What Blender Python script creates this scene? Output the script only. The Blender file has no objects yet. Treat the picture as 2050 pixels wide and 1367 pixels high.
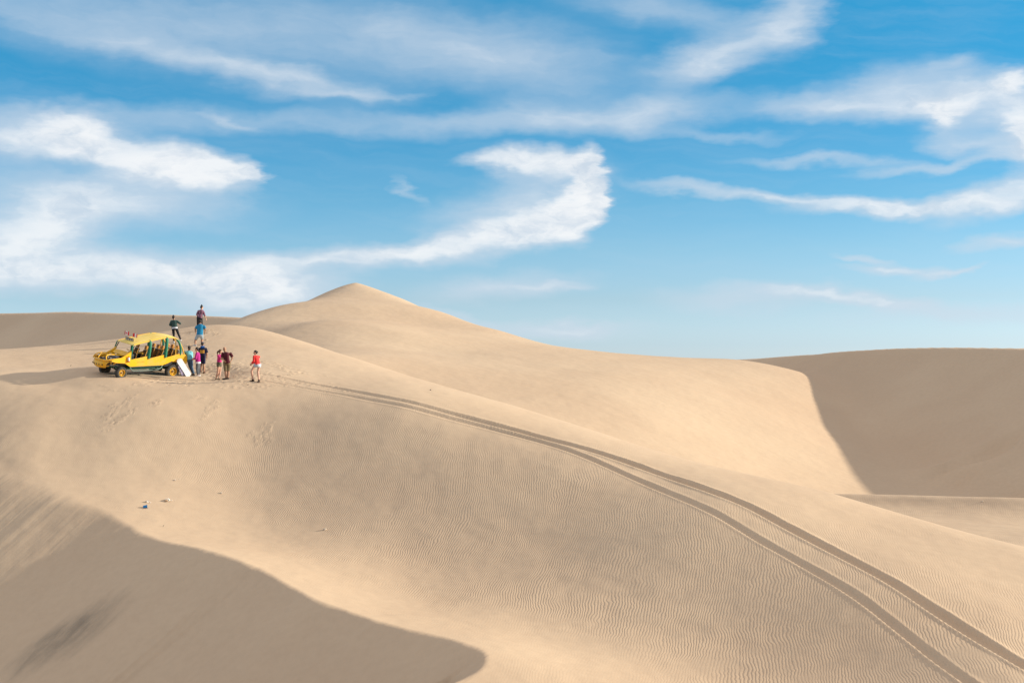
import bpy, bmesh, math, random
import numpy as np
from mathutils import Vector, Matrix, Quaternion

scene = bpy.context.scene
C = scene.collection
R = math.radians

# ------------------------------------------------------------------ tuned values
STEP = 0.085                        # spacing of the sand mesh in the middle distance, metres
SAND_A, SAND_B = (0.558, 0.404, 0.266), (0.608, 0.453, 0.301)
RIPAMP = 0.0026
TINT = [(0.0027, (0.438, 0.592, 0.974)), (0.0201, (0.383, 0.524, 0.877)), (0.0805, (0.317, 0.42, 0.623)), (0.1476, (0.267, 0.401, 0.546)), (0.2147, (0.184, 0.37, 0.498)),
        (0.2817, (0.125, 0.351, 0.478)), (0.3824, (0.076, 0.352, 0.471)), (0.4763, (0.064, 0.378, 0.489)), (0.75, (0.24, 0.34, 0.40)), (1.0, (0.30, 0.34, 0.36))]
TSC = 2.55

# ------------------------------------------------------------------ camera
FPX = 2847.0                       # 50 mm on a 36 mm sensor, in pixels of a 2050 wide frame
PITCH = math.atan((720 - 683.5) / FPX)
cam_d = bpy.data.cameras.new('camera')
cam_d.sensor_width = 36.0
cam_d.lens = 50.0
cam_d.clip_start = 0.1
cam_d.clip_end = 20000
cam = bpy.data.objects.new('camera', cam_d)
C.objects.link(cam)
cam.location = (0, 0, 0)
cam.rotation_euler = (math.pi / 2 + PITCH, 0, 0)
scene.camera = cam

# ------------------------------------------------------------------ exposure
scene.render.engine = 'CYCLES'
scene.view_settings.view_transform = 'Standard'
scene.view_settings.look = 'None'
scene.view_settings.gamma = 1.0
scene.view_settings.exposure = 0.33
scene.view_settings.use_curve_mapping = False

# ------------------------------------------------------------------ sun
SUN_EL, SUN_AZ = R(17.0), R(84)     # azimuth from +Y (away from the camera) towards +X (right)
S_DIR = Vector((math.sin(SUN_AZ) * math.cos(SUN_EL), math.cos(SUN_AZ) * math.cos(SUN_EL), math.sin(SUN_EL)))
sun_d = bpy.data.lights.new('sun', 'SUN')
sun_d.energy = 4.9
sun_d.angle = R(0.9)
sun_d.color = (1.0, 0.91, 0.775)
sun = bpy.data.objects.new('sun', sun_d)
C.objects.link(sun)
sun.rotation_euler = (-S_DIR).to_track_quat('-Z', 'Y').to_euler()


# ------------------------------------------------------------------ node helper
class N:
    def __init__(s, tree):
        s.t = tree

    def node(s, typ, **kw):
        n = s.t.nodes.new(typ)
        for k, v in kw.items():
            setattr(n, k, v)
        return n

    def link(s, a, b):
        s.t.links.new(a, b)

    def put(s, sock, v):
        if isinstance(v, bpy.types.NodeSocket):
            s.t.links.new(v, sock)
        elif v is not None:
            sock.default_value = v

    def math(s, op, a, b=None, c=None, clamp=False):
        n = s.node('ShaderNodeMath', operation=op, use_clamp=clamp)
        for i, v in enumerate((a, b, c)):
            s.put(n.inputs[i], v)
        return n.outputs[0]

    def vmath(s, op, a, b=None):
        n = s.node('ShaderNodeVectorMath', operation=op)
        s.put(n.inputs[0], a)
        if b is not None:
            s.put(n.inputs[1], b)
        return n.outputs[0]

    def comb(s, x, y, z):
        n = s.node('ShaderNodeCombineXYZ')
        for i, v in enumerate((x, y, z)):
            s.put(n.inputs[i], v)
        return n.outputs[0]

    def noise(s, vec, scale, detail=2, rough=0.5, dist=0.0, out=0):
        n = s.node('ShaderNodeTexNoise')
        s.put(n.inputs['Vector'], vec)
        n.inputs['Scale'].default_value = scale
        n.inputs['Detail'].default_value = detail
        n.inputs['Roughness'].default_value = rough
        n.inputs['Distortion'].default_value = dist
        return n.outputs[out]

    def smooth(s, v, a, b, lo=0.0, hi=1.0):
        n = s.node('ShaderNodeMapRange', interpolation_type='SMOOTHSTEP')
        s.put(n.inputs[0], v)
        for i, q in enumerate((a, b, lo, hi)):
            n.inputs[i + 1].default_value = q
        return n.outputs[0]

    def mix(s, f, a, b, blend='MIX'):
        n = s.node('ShaderNodeMix', data_type='RGBA', blend_type=blend)
        s.put(n.inputs[0], f)
        s.put(n.inputs[6], a)
        s.put(n.inputs[7], b)
        return n.outputs[2]

    def ramp(s, f, stops, interp='LINEAR'):
        n = s.node('ShaderNodeValToRGB')
        s.put(n.inputs[0], f)
        cr = n.color_ramp
        cr.interpolation = interp
        while len(cr.elements) < len(stops):
            cr.elements.new(0.5)
        for e, (p, c) in zip(cr.elements, stops):
            e.position = p
            e.color = (*c, 1)
        return n.outputs[0]


# ------------------------------------------------------------------ sky
world = bpy.data.worlds.new('World')
scene.world = world
world.use_nodes = True
wt = world.node_tree
wt.nodes.clear()
w = N(wt)
tc = w.node('ShaderNodeTexCoord')
sep = w.node('ShaderNodeSeparateXYZ')
w.link(tc.outputs['Generated'], sep.inputs[0])
dx, dy, dz = sep.outputs
# azimuth from +Y and elevation, in degrees
az = w.math('DEGREES', w.math('ARCTAN2', dx, dy))
el = w.math('DEGREES', w.math('ARCSINE', dz))
sky = w.node('ShaderNodeTexSky', sky_type='NISHITA')
sky.sun_disc = False
sky.sun_elevation = SUN_EL
sky.sun_rotation = SUN_AZ
sky.altitude = 400
sky.air_density = 1.0
sky.dust_density = 0.6
sky.ozone_density = 2.0
def px_ang(px, py):
    xc, yc = (px - 1025) / FPX, (683.5 - py) / FPX
    y = math.cos(PITCH) - yc * math.sin(PITCH)
    z = math.sin(PITCH) + yc * math.cos(PITCH)
    return math.degrees(math.atan2(xc, y)), math.degrees(math.atan2(z, math.hypot(xc, y)))


# clouds: soft streaks and heaps, placed by direction (azimuth, elevation), torn by noise
# centre and half sizes in hundredths of 2 degrees (pixels of the photograph), turn in degrees, density, softness
CLOUDS = [
    (40, 268, 160, 50, 0, .86, .9), (150, 262, 78, 50, 0, .92, .6), (265, 308, 140, 50, -18, .92, .7), (395, 338, 115, 50, -15, .96, .55),
    (498, 350, 40, 24, 0, .85, .6),
    (60, 370, 300, 80, 0, .55, 1), (110, 430, 190, 75, 20, .80, .9), (20, 490, 220, 75, 0, .82, .9), (310, 405, 230, 60, 0, .62, 1),
    (60, 545, 320, 44, 0, .80, 1), (340, 545, 320, 48, -2, .88, .9), (520, 566, 200, 64, -6, .88, .9), (490, 600, 180, 40, 0, .70, 1),
    (700, 514, 230, 30, 5, .82, .8), (870, 498, 170, 34, 12, .80, .8), (1000, 476, 130, 42, 15, .82, .8), (1090, 450, 100, 46, 20, .88, .7),
    (1150, 428, 64, 52, 40, .97, .5), (1184, 386, 42, 54, 0, .97, .45), (1166, 338, 42, 42, 0, .97, .5), (1085, 330, 125, 30, -5, .92, .65),
    (985, 318, 80, 14, 3, .6, .9), (1040, 405, 200, 76, 15, .74, 1), (820, 380, 44, 13, -35, .42, 1),
    (250, 55, 520, 90, -8, .52, 1), (400, 128, 360, 32, -11, .55, 1), (620, 162, 210, 24, -8, .50, 1), (780, 65, 520, 90, -6, .50, 1),
    (1000, 130, 320, 75, -8, .45, 1), (700, 185, 150, 9, 0, .4, 1),
    (320, 235, 460, 34, 0, .44, 1), (450, 240, 80, 9, -12, .42, 1), (880, 250, 340, 30, -2, .50, 1), (1130, 235, 210, 42, 0, .68, 1),
    (1320, 222, 150, 44, 8, .66, 1), (1430, 266, 180, 13, -3, .40, 1),
    (1470, 92, 180, 50, 18, .66, 1), (1405, 128, 120, 40, 15, .55, 1), (1590, 30, 110, 60, 45, .66, .9), (1330, 20, 270, 46, -10, .50, 1),
    (1640, 214, 200, 34, -5, .70, 1), (1770, 180, 150, 50, 10, .72, 1), (1850, 212, 110, 30, 0, .74, .8), (1960, 185, 160, 50, -5, .80, 1),
    (1893, 226, 48, 52, 10, .96, .95), (1905, 132, 90, 14, 8, .42, 1), (2035, 165, 60, 28, 0, .88, .7), (2050, 270, 62, 76, 0, .92, .7),
    (1960, 300, 130, 22, -8, .58, .9), (1960, 245, 120, 60, 0, .62, 1),
    (1650, 324, 230, 14, -4, .52, 1), (1820, 345, 110, 11, 2, .55, .9), (1960, 324, 120, 13, 12, .52, 1),
    (1375, 374, 120, 17, -8, .56, .9), (1590, 398, 250, 17, -5, .74, .9), (1800, 414, 230, 20, 0, .84, .8), (2010, 392, 150, 34, 14, .82, .8),
    (2020, 475, 110, 19, 5, .66, .9), (1740, 520, 70, 9, -4, .60, .9), (1800, 541, 100, 14, 0, .74, .8), (1905, 540, 80, 9, 12, .64, .9),
    (1480, 598, 190, 34, 0, .58, 1), (1620, 588, 170, 20, -5, .68, .9), (1770, 612, 150, 18, -8, .70, .9), (1950, 632, 280, 26, 0, .55, 1),
    (1000, 578, 190, 36, 5, .68, 1), (1110, 572, 70, 11, 0, .55, .9), (1150, 654, 90, 22, 0, .7, 1), (1080, 662, 240, 22, 0, .6, 1), (905, 636, 90, 13, -15, .5, 1)]
# coordinates in units of 100 photograph pixels near the middle of the view
U = 100 * 180 / math.pi / FPX
v0 = w.comb(w.math('DIVIDE', az, U), w.math('DIVIDE', el, U), 0.0)
ncoarse = w.noise(w.vmath('MULTIPLY', v0, (0.55, 0.9, 1)), 1.0, 4, 0.55, out=1)
nfine = w.noise(w.vmath('MULTIPLY', v0, (1.1, 3.4, 1)), 1.0, 5, 0.6, out=1)
wa = w.vmath('MULTIPLY', w.vmath('SUBTRACT', ncoarse, (0.5, 0.5, 0.5)), (1.1, 0.72, 0))
wb = w.vmath('MULTIPLY', w.vmath('SUBTRACT', nfine, (0.5, 0.5, 0.5)), (1.0, 0.22, 0))
vw = w.vmath('ADD', w.vmath('ADD', v0, wa), wb)
clear = None
for (cx, cy, rx, ry, ang, den, soft) in CLOUDS:
    a_, e_ = px_ang(cx, cy)
    mp = w.node('ShaderNodeMapping', vector_type='TEXTURE')
    w.link(vw, mp.inputs[0])
    mp.inputs['Location'].default_value = (a_ / U, e_ / U, 0)
    mp.inputs['Rotation'].default_value = (0, 0, R(ang))
    mp.inputs['Scale'].default_value = (rx / 100 * 1.12, ry / 100 * 1.12, 1)
    ln = w.node('ShaderNodeVectorMath', operation='LENGTH')
    w.link(mp.outputs[0], ln.inputs[0])
    one = w.smooth(ln.outputs['Value'], max(1.06 - soft * 1.1, 0.0), 1.2, 1 - den, 1.0)
    clear = one if clear is None else w.math('MULTIPLY', clear, one)
dens = w.math('SUBTRACT', 1.0, clear)
# long fibres combed through the clouds, plus a faint veil
rot = w.node('ShaderNodeMapping')
w.link(vw, rot.inputs[0])
rot.inputs['Rotation'].default_value = (0, 0, R(4))
fib = w.noise(w.vmath('MULTIPLY', rot.outputs[0], (0.28, 2.6, 1)), 1.0, 6, 0.62)
fib2 = w.noise(w.vmath('MULTIPLY', rot.outputs[0], (0.9, 1.6, 1)), 1.3, 6, 0.6)
thin = w.math('MULTIPLY', w.math('SUBTRACT', 1.0, dens), dens)
veil = w.math('MULTIPLY', w.smooth(fib, 0.34, 0.78), w.smooth(el, 5.0, 11.0, 0.08, 0.13))
dens = w.math('ADD', dens, w.math('MULTIPLY', thin, w.math('MULTIPLY', w.math('SUBTRACT', w.math('ADD', w.math('MULTIPLY', fib, 0.55), w.math('MULTIPLY', fib2, 0.45)), 0.5), 2.6)))
dens = w.math('MAXIMUM', dens, veil)
dens = w.math('MULTIPLY', dens, 0.96, clamp=True)
# a broad unseen sheet of cloud overhead, added to lift the fill in shade
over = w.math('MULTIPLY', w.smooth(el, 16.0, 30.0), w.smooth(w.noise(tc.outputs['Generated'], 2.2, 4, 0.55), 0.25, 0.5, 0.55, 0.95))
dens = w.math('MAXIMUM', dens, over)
# fade towards the ground
dens = w.math('MULTIPLY', dens, w.smooth(el, -1.0, 1.5))
shade = w.noise(w.vmath('MULTIPLY', vw, (1.0, 1.9, 1)), 0.9, 6, 0.62)
core = w.smooth(dens, 0.55, 0.95)
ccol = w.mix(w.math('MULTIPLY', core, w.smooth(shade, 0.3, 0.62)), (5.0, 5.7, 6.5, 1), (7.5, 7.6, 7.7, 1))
ccol = w.mix(w.smooth(el, 14.5, 20.0), ccol, w.mix(1.0, ccol, (1.0, 0.92, 0.90, 1), 'MULTIPLY'))  # warm tint on the added overhead cloud, for warmer fill in shade
# the tint of this sky by height above the horizon
tint = w.ramp(w.math('DIVIDE', el, 30.0), TINT)
blue = w.mix(1.0, sky.outputs[0], tint, 'MULTIPLY')
blue = w.vmath('MULTIPLY', blue, (TSC, TSC, TSC))
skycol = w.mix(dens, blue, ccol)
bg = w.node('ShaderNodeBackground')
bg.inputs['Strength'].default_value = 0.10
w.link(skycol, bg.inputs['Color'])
world.cycles.sampling_method = 'MANUAL'
world.cycles.sample_map_resolution = 256
wo = w.node('ShaderNodeOutputWorld')
w.link(bg.outputs[0], wo.inputs[0])


# ------------------------------------------------------------------ terrain
def P(px, py, d):
    """the point at depth d metres that the camera sees at a photograph pixel"""
    xc, yc = (px - 1025) / FPX, (683.5 - py) / FPX
    v = np.array([xc, math.cos(PITCH) - yc * math.sin(PITCH), math.sin(PITCH) + yc * math.cos(PITCH)])
    return v * (d / v[1])


def to_px(p):
    x, y, z = p[..., 0], p[..., 1], p[..., 2]
    f = y * math.cos(PITCH) + z * math.sin(PITCH)
    u = -y * math.sin(PITCH) + z * math.cos(PITCH)
    return 1025 + FPX * x / f, 683.5 - FPX * u / f


def rbf(pts, lam=0.0, aniso=1.0):
    pts = np.array(pts, float)
    X, z = pts[:, :2] / 10.0, pts[:, 2]
    def phi(r2):
        return 0.5 * r2 * np.log(r2 + 1e-12)
    n = len(X)
    r2 = ((X[:, None] - X[None]) ** 2).sum(-1)
    A = np.zeros((n + 3, n + 3))
    A[:n, :n] = phi(r2) + lam * np.eye(n)
    A[:n, n] = 1
    A[:n, n + 1:] = X
    A[n:, :n] = A[:n, n:].T
    wts = np.linalg.solve(A, np.concatenate([z, np.zeros(3)]))
    def f(x, y):
        sh = x.shape
        q = np.stack([x.ravel(), y.ravel()], 1) / 10.0
        out = np.empty(len(q))
        for i in range(0, len(q), 20000):
            qq = q[i:i + 20000]
            r2 = ((qq[:, None] - X[None]) ** 2).sum(-1)
            out[i:i + 20000] = phi(r2) @ wts[:n] + wts[n] + qq @ wts[n + 1:]
        return out.reshape(sh)
    return f


def polyline_dist(x, y, pts):
    """signed distance to a polyline (positive on the left of its direction), z at the nearest point, arc length"""
    pts = np.array(pts, float)
    best = np.full(x.shape, 1e18)
    sd = np.zeros(x.shape); zc = np.zeros(x.shape); ar = np.zeros(x.shape)
    L = 0.0
    for i, (a, b) in enumerate(zip(pts[:-1], pts[1:])):
        ex, ey = b[0] - a[0], b[1] - a[1]
        l2 = ex * ex + ey * ey
        t = np.clip(((x - a[0]) * ex + (y - a[1]) * ey) / l2, 0 , 1)
        qx, qy = x - (a[0] + t * ex), y - (a[1] + t * ey)
        d2 = qx * qx + qy * qy
        side = np.sign(ex * (y - a[1]) - ey * (x - a[0]))
        m = d2 < best
        best = np.where(m, d2, best)
        sd = np.where(m, side * np.sqrt(d2), sd)
        zc = np.where(m, a[2] + t * (b[2] - a[2]), zc)
        ar = np.where(m, L + t * math.sqrt(l2), ar)
        L += math.sqrt(l2)
    return sd, zc, ar


def catmull(pts, n=8):
    pts = np.array(pts, float)
    p = np.vstack([2 * pts[0] - pts[1], pts, 2 * pts[-1] - pts[-2]])
    out = []
    for i in range(1, len(p) - 2):
        for k in range(n):
            t = k / n
            out.append(0.5 * (2 * p[i] + (p[i + 1] - p[i - 1]) * t + (2 * p[i - 1] - 5 * p[i] + 4 * p[i + 1] - p[i + 2]) * t * t
                              + (3 * p[i] - p[i - 1] - 3 * p[i + 1] + p[i + 2]) * t ** 3))
    out.append(p[-2])
    return np.array(out)


def smin(a, b, k):
    h = np.clip(0.5 + 0.5 * (b - a) / k, 0, 1)
    return b * (1 - h) + a * h - k * h * (1 - h)


def smax(a, b, k):
    return -smin(-a, -b, k)


def sstep(v, a, b):
    t = np.clip((v - a) / (b - a), 0, 1)
    return t * t * (3 - 2 * t)


_TAB = {}


def vnoise(x, y, scale, seed=0, octaves=3):
    """smooth value noise, -1..1"""
    out = np.zeros(np.broadcast(x, y).shape); amp = 1.0; tot = 0
    for o in range(octaves):
        if seed + o not in _TAB:
            _TAB[seed + o] = np.random.RandomState(seed + o).uniform(-1, 1, (256, 256))
        tab = _TAB[seed + o]
        u, v = x / scale * 2 ** o + 37.3, y / scale * 2 ** o + 11.7
        iu, iv = np.floor(u).astype(int), np.floor(v).astype(int)
        fu, fv = u - iu, v - iv
        fu, fv = fu * fu * (3 - 2 * fu), fv * fv * (3 - 2 * fv)
        a = tab[iu & 255, iv & 255]; b = tab[(iu + 1) & 255, iv & 255]
        c = tab[iu & 255, (iv + 1) & 255]; d = tab[(iu + 1) & 255, (iv + 1) & 255]
        out += amp * ((a * (1 - fu) + b * fu) * (1 - fv) + (c * (1 - fu) + d * fu) * fv)
        tot += amp
        amp *= 0.5
    return out / tot


# --- near dune: silhouette crest behind the buggy, running down to the right
SIL = [(-700, 745, 98), (-350, 728, 96), (0, 706, 94), (150, 689, 93), (300, 671, 93), (390, 656, 94), (450, 651, 94), (500, 655, 93),
       (560, 668, 91), (600, 680, 90), (700, 715, 86), (815, 752, 82), (1025, 813, 78), (1308, 902, 73),
       (1660, 985, 67), (1852, 1044, 63), (2050, 1097, 60), (2400, 1190, 56)]
def PN(px, py, d):
    d = d if d >= 69 else 69 - (69 - d) * 0.86
    w_ = min(max((py - 800) / 150, 0), 1)
    t_ = (1000 - px) / 500 * 0.030 if px > 500 else 0.030 - (500 - px) / 500 * 0.022
    return P(px, py, d * (1 + w_ * max(t_, -0.07)))


near = [PN(*p) for p in SIL]
for px, py, d in SIL:                       # the far side drops away
    q = PN(px, py, d)
    near.append(np.array([q[0] + 1, q[1] + 13, q[2] - 3.0]))
    near.append(np.array([q[0] + 3, q[1] + 30, q[2] - 9.0]))
near += [PN(*p) for p in [
    (-500, 752, 76), (-500, 800, 71), (-500, 870, 66.5),
    (0, 731, 80), (0, 758, 74.3), (0, 768, 73.0), (0, 800, 70.9), (0, 870, 66.6), (0, 945, 63.2),
    (150, 733, 79.5), (150, 758, 74.4), (150, 768, 73.1), (150, 785, 71.6), (150, 850, 68.5), (150, 950, 63.2),
    (300, 700, 86), (300, 735, 79), (300, 757, 74.8), (300, 768, 73.3), (300, 784, 71.8), (300, 805, 70.4), (300, 850, 68.0), (300, 900, 66), (300, 1000, 60.5), (300, 1050, 57.6),
    (400, 690, 85.5), (400, 730, 78.5), (400, 759, 74.4), (400, 768, 73.2),
    (500, 700, 84), (510, 765, 73.6), (500, 800, 71.8), (500, 850, 69.2), (500, 900, 66.5), (500, 1000, 61.5), (500, 1080, 57.2),
    (650, 760, 75.8), (650, 785, 72.5), (800, 797, 71.5), (800, 825, 69.3), (800, 900, 66), (800, 1000, 61.4), (800, 1100, 56.8), (800, 1200, 51.2),
    (1150, 850, 73), (1150, 900, 66), (1100, 1000, 60.8), (1100, 1100, 56.5), (1100, 1200, 51.6), (1100, 1290, 46.6),
    (1250, 1367, 42.3), (1450, 950, 66), (1450, 1015, 58.5), (1450, 1100, 55.2), (1450, 1200, 51.2), (1450, 1367, 44.6),
    (1750, 1060, 60), (1750, 1165, 51.5), (1750, 1260, 48.0), (1750, 1367, 44.2),
    (2050, 1170, 55), (2050, 1250, 49), (2050, 1345, 43.8), (2050, 1450, 39),
    (2500, 1300, 50), (2500, 1500, 42),
    (1150, 1500, 36.5), (1500, 1500, 37), (2000, 1560, 35)]]
# --- crest of the foreground slip face (lit side on its right)
CREST = [(-700, 830, 79), (-300, 885, 71), (0, 945, 63.9), (100, 985, 61.2), (200, 1032, 58.4), (300, 1077, 55.6), (400, 1092, 53.2), (500, 1128, 50.6), (600, 1183, 47.8),
         (680, 1217, 46.2), (750, 1240, 45), (900, 1276, 43.0), (965, 1288, 42.3), (985, 1303, 41.5), (972, 1330, 40.3), (905, 1367, 38.9), (760, 1420, 37.2), (500, 1500, 35)]
crest3 = [PN(*p) for p in CREST]
near += crest3[2:14] + [crest3[15]]
near += [PN(1000, 1330, 41), PN(1050, 1367, 39.8), PN(1010, 1440, 37.6)]
near += [np.array(p) for p in [(-6.0, 32, -9.6), (10, 28, -9.3), (25, 30, -9.6), (-60, 60, -12), (-60, 90, -5), (60, 60, -13), (60, 90, -16), (-60, 120, -14), (0, 20, -7.5), (0, 10, -4.6)]]
f_near = rbf(near, lam=0.06)
crest_c = catmull(crest3, 6)


def h_near(x, y):
    z = f_near(x, y)
    sd, zc, ar = polyline_dist(x, y, crest_c)
    t = np.maximum(sd * -1.0 + 0.16 * vnoise(ar, 0 * ar, 1.6, 61, 3) + 0.25 * vnoise(ar, 0 * ar, 6.0, 65, 2), -50)          # polyline runs left to right: the slip face is on its right hand
    soft = sstep(ar, 16, 36)                # gentle at the far left end, a sharp crest further right
    slope = 0.76 - 0.12 * soft
    drop = np.where(t > 0, slope * (t - 0.004 * np.clip(t, 0, 22) ** 2), slope * t)
    face = np.maximum(zc - drop, -21 + 0.0 * x)
    k = 1.7 - 1.6 * soft
    return smin(z, face + 0.1 * k, k)


# --- the peaked dune behind
PEAK = [(60, 900, 128), (300, 780, 144), (400, 690, 156), (440, 658, 162), (480, 640, 166), (560, 612, 176), (640, 597, 187), (680, 581, 196), (698, 573, 198.5), (713, 569.5, 200), (730, 573, 199), (760, 582.5, 196), (800, 597, 190), (900, 630, 178),
        (1000, 662, 166), (1100, 690, 157), (1250, 708, 152), (1380, 718.5, 157), (1450, 723, 161), (1520, 731, 159), (1600, 748, 156), (1750, 795, 148)]
far = [P(*p) for p in PEAK]
for px, py, d in PEAK:
    q = P(px, py, d)
    ex, ey = (-14, 10) if px < 700 else (4, 25)
    far.append(np.array([q[0] + ex, q[1] + ey, q[2] - 7]))
    far.append(np.array([q[0] + 2.4 * ex, q[1] + 2.4 * ey, q[2] - 16]))
far += [P(*p) for p in [
    (560, 665, 145), (560, 720, 112), (640, 640, 160), (712, 600, 181), (712, 640, 156), (712, 690, 132), (712, 770, 108), (850, 650, 162), (860, 704, 134),
    (1000, 710, 134), (1000, 735, 123), (1000, 790, 109), (1000, 850, 98),
    (1300, 724, 140), (1300, 760, 124), (1300, 840, 108.5), (1300, 930, 98),
    (1550, 775, 137), (1550, 850, 119), (1550, 945, 106),
    (1800, 840, 138), (1800, 900, 124), (1800, 985, 108), (2100, 1000, 108), (2500, 1000, 110), (200, 900, 120)]]
f_far = rbf(far, lam=0.001)


def dune(x, y, crest, face, back, k, floor=-16.0, curve=0.008, apron=0.0, ease=None):
    """a dune from its crest line: slip face on the right hand of the line, windward slope on the left"""
    c = catmull([P(*p) for p in crest], 10)
    sd, zc, ar = polyline_dist(x, y, c)
    t = -sd
    base = face
    if ease:
        face = base * (0.22 + 0.78 * sstep(ar, *ease))
    tt = np.clip(t, 0, min(base / curve, 26))
    dn = -face * np.where(t > 0, tt, t) + curve * tt ** 2 * 0.5 - face * np.maximum(t - max(min(base / curve, 26), apron), 0)
    up = back * t - 0.003 * np.clip(-t, 0, 40) ** 2
    z = zc + smin(dn, up, k) + 0.25 * k * np.exp(-(t / k) ** 2)
    return np.maximum(z, floor)


E_CREST = [(1330, 735, 198), (1400, 723, 188), (1500, 718.5, 178), (1600, 711, 167.5), (1700, 703, 156.5), (1850, 697, 144.5), (2050, 698, 132), (2300, 710, 119), (2700, 780, 100), (3200, 850, 80)]
D_CREST = [(-1500, 690, 430), (-700, 650, 350), (-300, 634, 298), (0, 628, 262), (100, 625.5, 250), (200, 626, 238), (330, 631, 221), (480, 636, 202), (640, 650, 188), (800, 700, 176)]
C_CREST = [(1400, 1010, 93), (1560, 990, 90), (1680, 988, 87), (1800, 990, 85), (1920, 993, 83), (2050, 997, 81), (2300, 1010, 78), (2700, 1060, 74)]


TERRACE = catmull([P(540, 662, 152), P(640, 664, 150), P(740, 672, 144), P(860, 690, 138), P(960, 710, 134)], 4)


def height(x, y, fine=True):
    a = h_near(x, y)
    b = f_far(x, y)
    b = np.maximum(b, -16)
    pk = P(713, 569.5, 200)
    b = b + 0.30 * np.exp(-np.hypot(x - pk[0], y - pk[1]) / 2.2)
    tsd, _, tar = polyline_dist(x, y, TERRACE)
    b = b + 0.28 * np.exp(-(tsd / 4.5) ** 2) * sstep(tar, 1, 9) * (1 - sstep(tar, 20, 34))
    wob = vnoise(x, y, 30, 5, 2)
    e = dune(x, y, E_CREST, 0.56, 0.22, 1.6, ease=(13, 38))
    gx, gy = x * 0.55 - y * 0.83, x * 0.83 + y * 0.55
    # slides of sand on the big right hand face
    m = sstep(x, 29, 33.5) * (1 - sstep(x, 40, 45)) * sstep(y, 92, 100) * (1 - sstep(y, 114, 127))
    e = e + m * 2.2 * np.abs(vnoise((0.9 * y - 0.43 * x) / 4.2 + 0.5 * vnoise(x, y, 6, 8, 2), (0.9 * x + 0.43 * y) / 15.0, 1.0, 21, 3))
    d = dune(x, y, D_CREST, 0.60, 0.20, 2.5, floor=-18)
    c = dune(x, y, C_CREST, 0.30, 0.18, 1.2, floor=-18, curve=0.055, apron=17.0)
    floor = -12.5 + 2.2 * vnoise(x, y, 90, 3, 3)
    dist = np.hypot(x, y)
    floor = floor - 2.5 * sstep(dist, 300, 900) + 5.0 * sstep(dist, 300, 900) * vnoise(x, y, 420, 9, 3)
    inner = (1 - sstep(dist, 290, 360))
    b = b * inner + (-40) * (1 - inner)
    far_z = smax(smax(b, e, 1.2), smax(d, floor, 2.0), 1.2)
    # the near dune counts only near the viewer
    fade = sstep(y, 118, 150) + sstep(np.abs(x), 85, 120)
    a = a - 40 * np.clip(fade, 0, 1)
    z = smax(smax(a, c, 0.5), far_z, 0.6)
    # rise under the photographer, behind the frame's lower edge
    bump = -1.75 - 0.0012 * x * x - 0.42 * np.maximum(y - 1.5, 0) - 0.1 * np.maximum(-y, 0)
    z = smax(z, bump, 0.5)
    z = z + 0.10 * vnoise(x, y, 9.0, 31, 3) * sstep(dist, 20, 40)
    return z


# level the sand under the buggy to the plane it stands on
BUGGY_MID = P(294, 753.5, 75.0)


def BUGGY_PLANE(x, y):
    return BUGGY_MID[2] - 0.10 * (x - BUGGY_MID[0]) + 0.118 * (y - BUGGY_MID[1])


def cast(px, py, near_d=33.0, far_d=120.0, f=None):
    """where the camera's ray through a photograph pixel first meets the sand"""
    f = f or HF
    d0 = P(px, py, 1.0)
    ds = np.arange(near_d, far_d, 0.25)
    zz = f(d0[0] * ds, ds)
    hit = np.nonzero(d0[2] * ds <= zz)[0]
    if len(hit) == 0:
        return None
    i = hit[0]
    a, b = ds[max(i - 1, 0)], ds[i]
    dd = np.linspace(a, b, 26)
    gap = f(d0[0] * dd, dd) - d0[2] * dd
    j = np.nonzero(gap >= 0)[0]
    b = dd[j[0]] if len(j) else b
    return d0 * b


def HF(x, y):
    x, y = np.asarray(x, float), np.asarray(y, float)
    z = height(x, y)
    cx, cy = BUGGY_MID[0] - 0.3, BUGGY_MID[1] + 0.8
    r = np.sqrt(((x - cx) / 3.6) ** 2 + ((y - cy) / 2.4) ** 2)
    k = 1 - sstep(r, 0.75, 1.7)
    return z * (1 - k) + BUGGY_PLANE(x, y) * k


def ground_z(x, y):
    return float(HF(np.array([x]), np.array([y]))[0])




# ------------------------------------------------------------------ wheel ruts, footprints
def on_ground(pix, step=1):
    out = [cast(*p) for p in pix]
    return np.array([q for q in out if q is not None])


def smooth_line(q, n=6, passes=2):
    q = q.copy()
    for _ in range(passes):
        q[1:-1] = 0.25 * q[:-2] + 0.5 * q[1:-1] + 0.25 * q[2:]
    return catmull(q, n)


RUT1 = [(392, 741), (440, 743), (486, 746), (529, 750), (570, 757), (614, 765), (680, 777), (749, 791), (810, 804), (866, 818), (920, 831), (968, 844), (1025, 858), (1100, 878), (1170, 898),
        (1232, 914), (1310, 941), (1379, 967), (1455, 997), (1527, 1026), (1620, 1072), (1704, 1118), (1780, 1162), (1852, 1207), (1950, 1269), (2050, 1334), (2160, 1405)]
RUT2 = [(350, 755), (400, 757), (450, 759), (500, 761), (544, 765), (610, 774), (676, 785), (763, 806), (820, 818), (880, 832), (983, 856), (1040, 871), (1100, 888), (1143, 900), (1210, 928),
        (1279, 958), (1360, 994), (1438, 1034), (1510, 1071), (1586, 1111), (1675, 1164), (1763, 1223), (1850, 1288), (1946, 1367), (2020, 1425)]
rut1 = smooth_line(on_ground(RUT1))
rut2 = smooth_line(on_ground(RUT2))

rng = random.Random(4)
prints = []       # x, y, heading, length, width, depth


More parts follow.
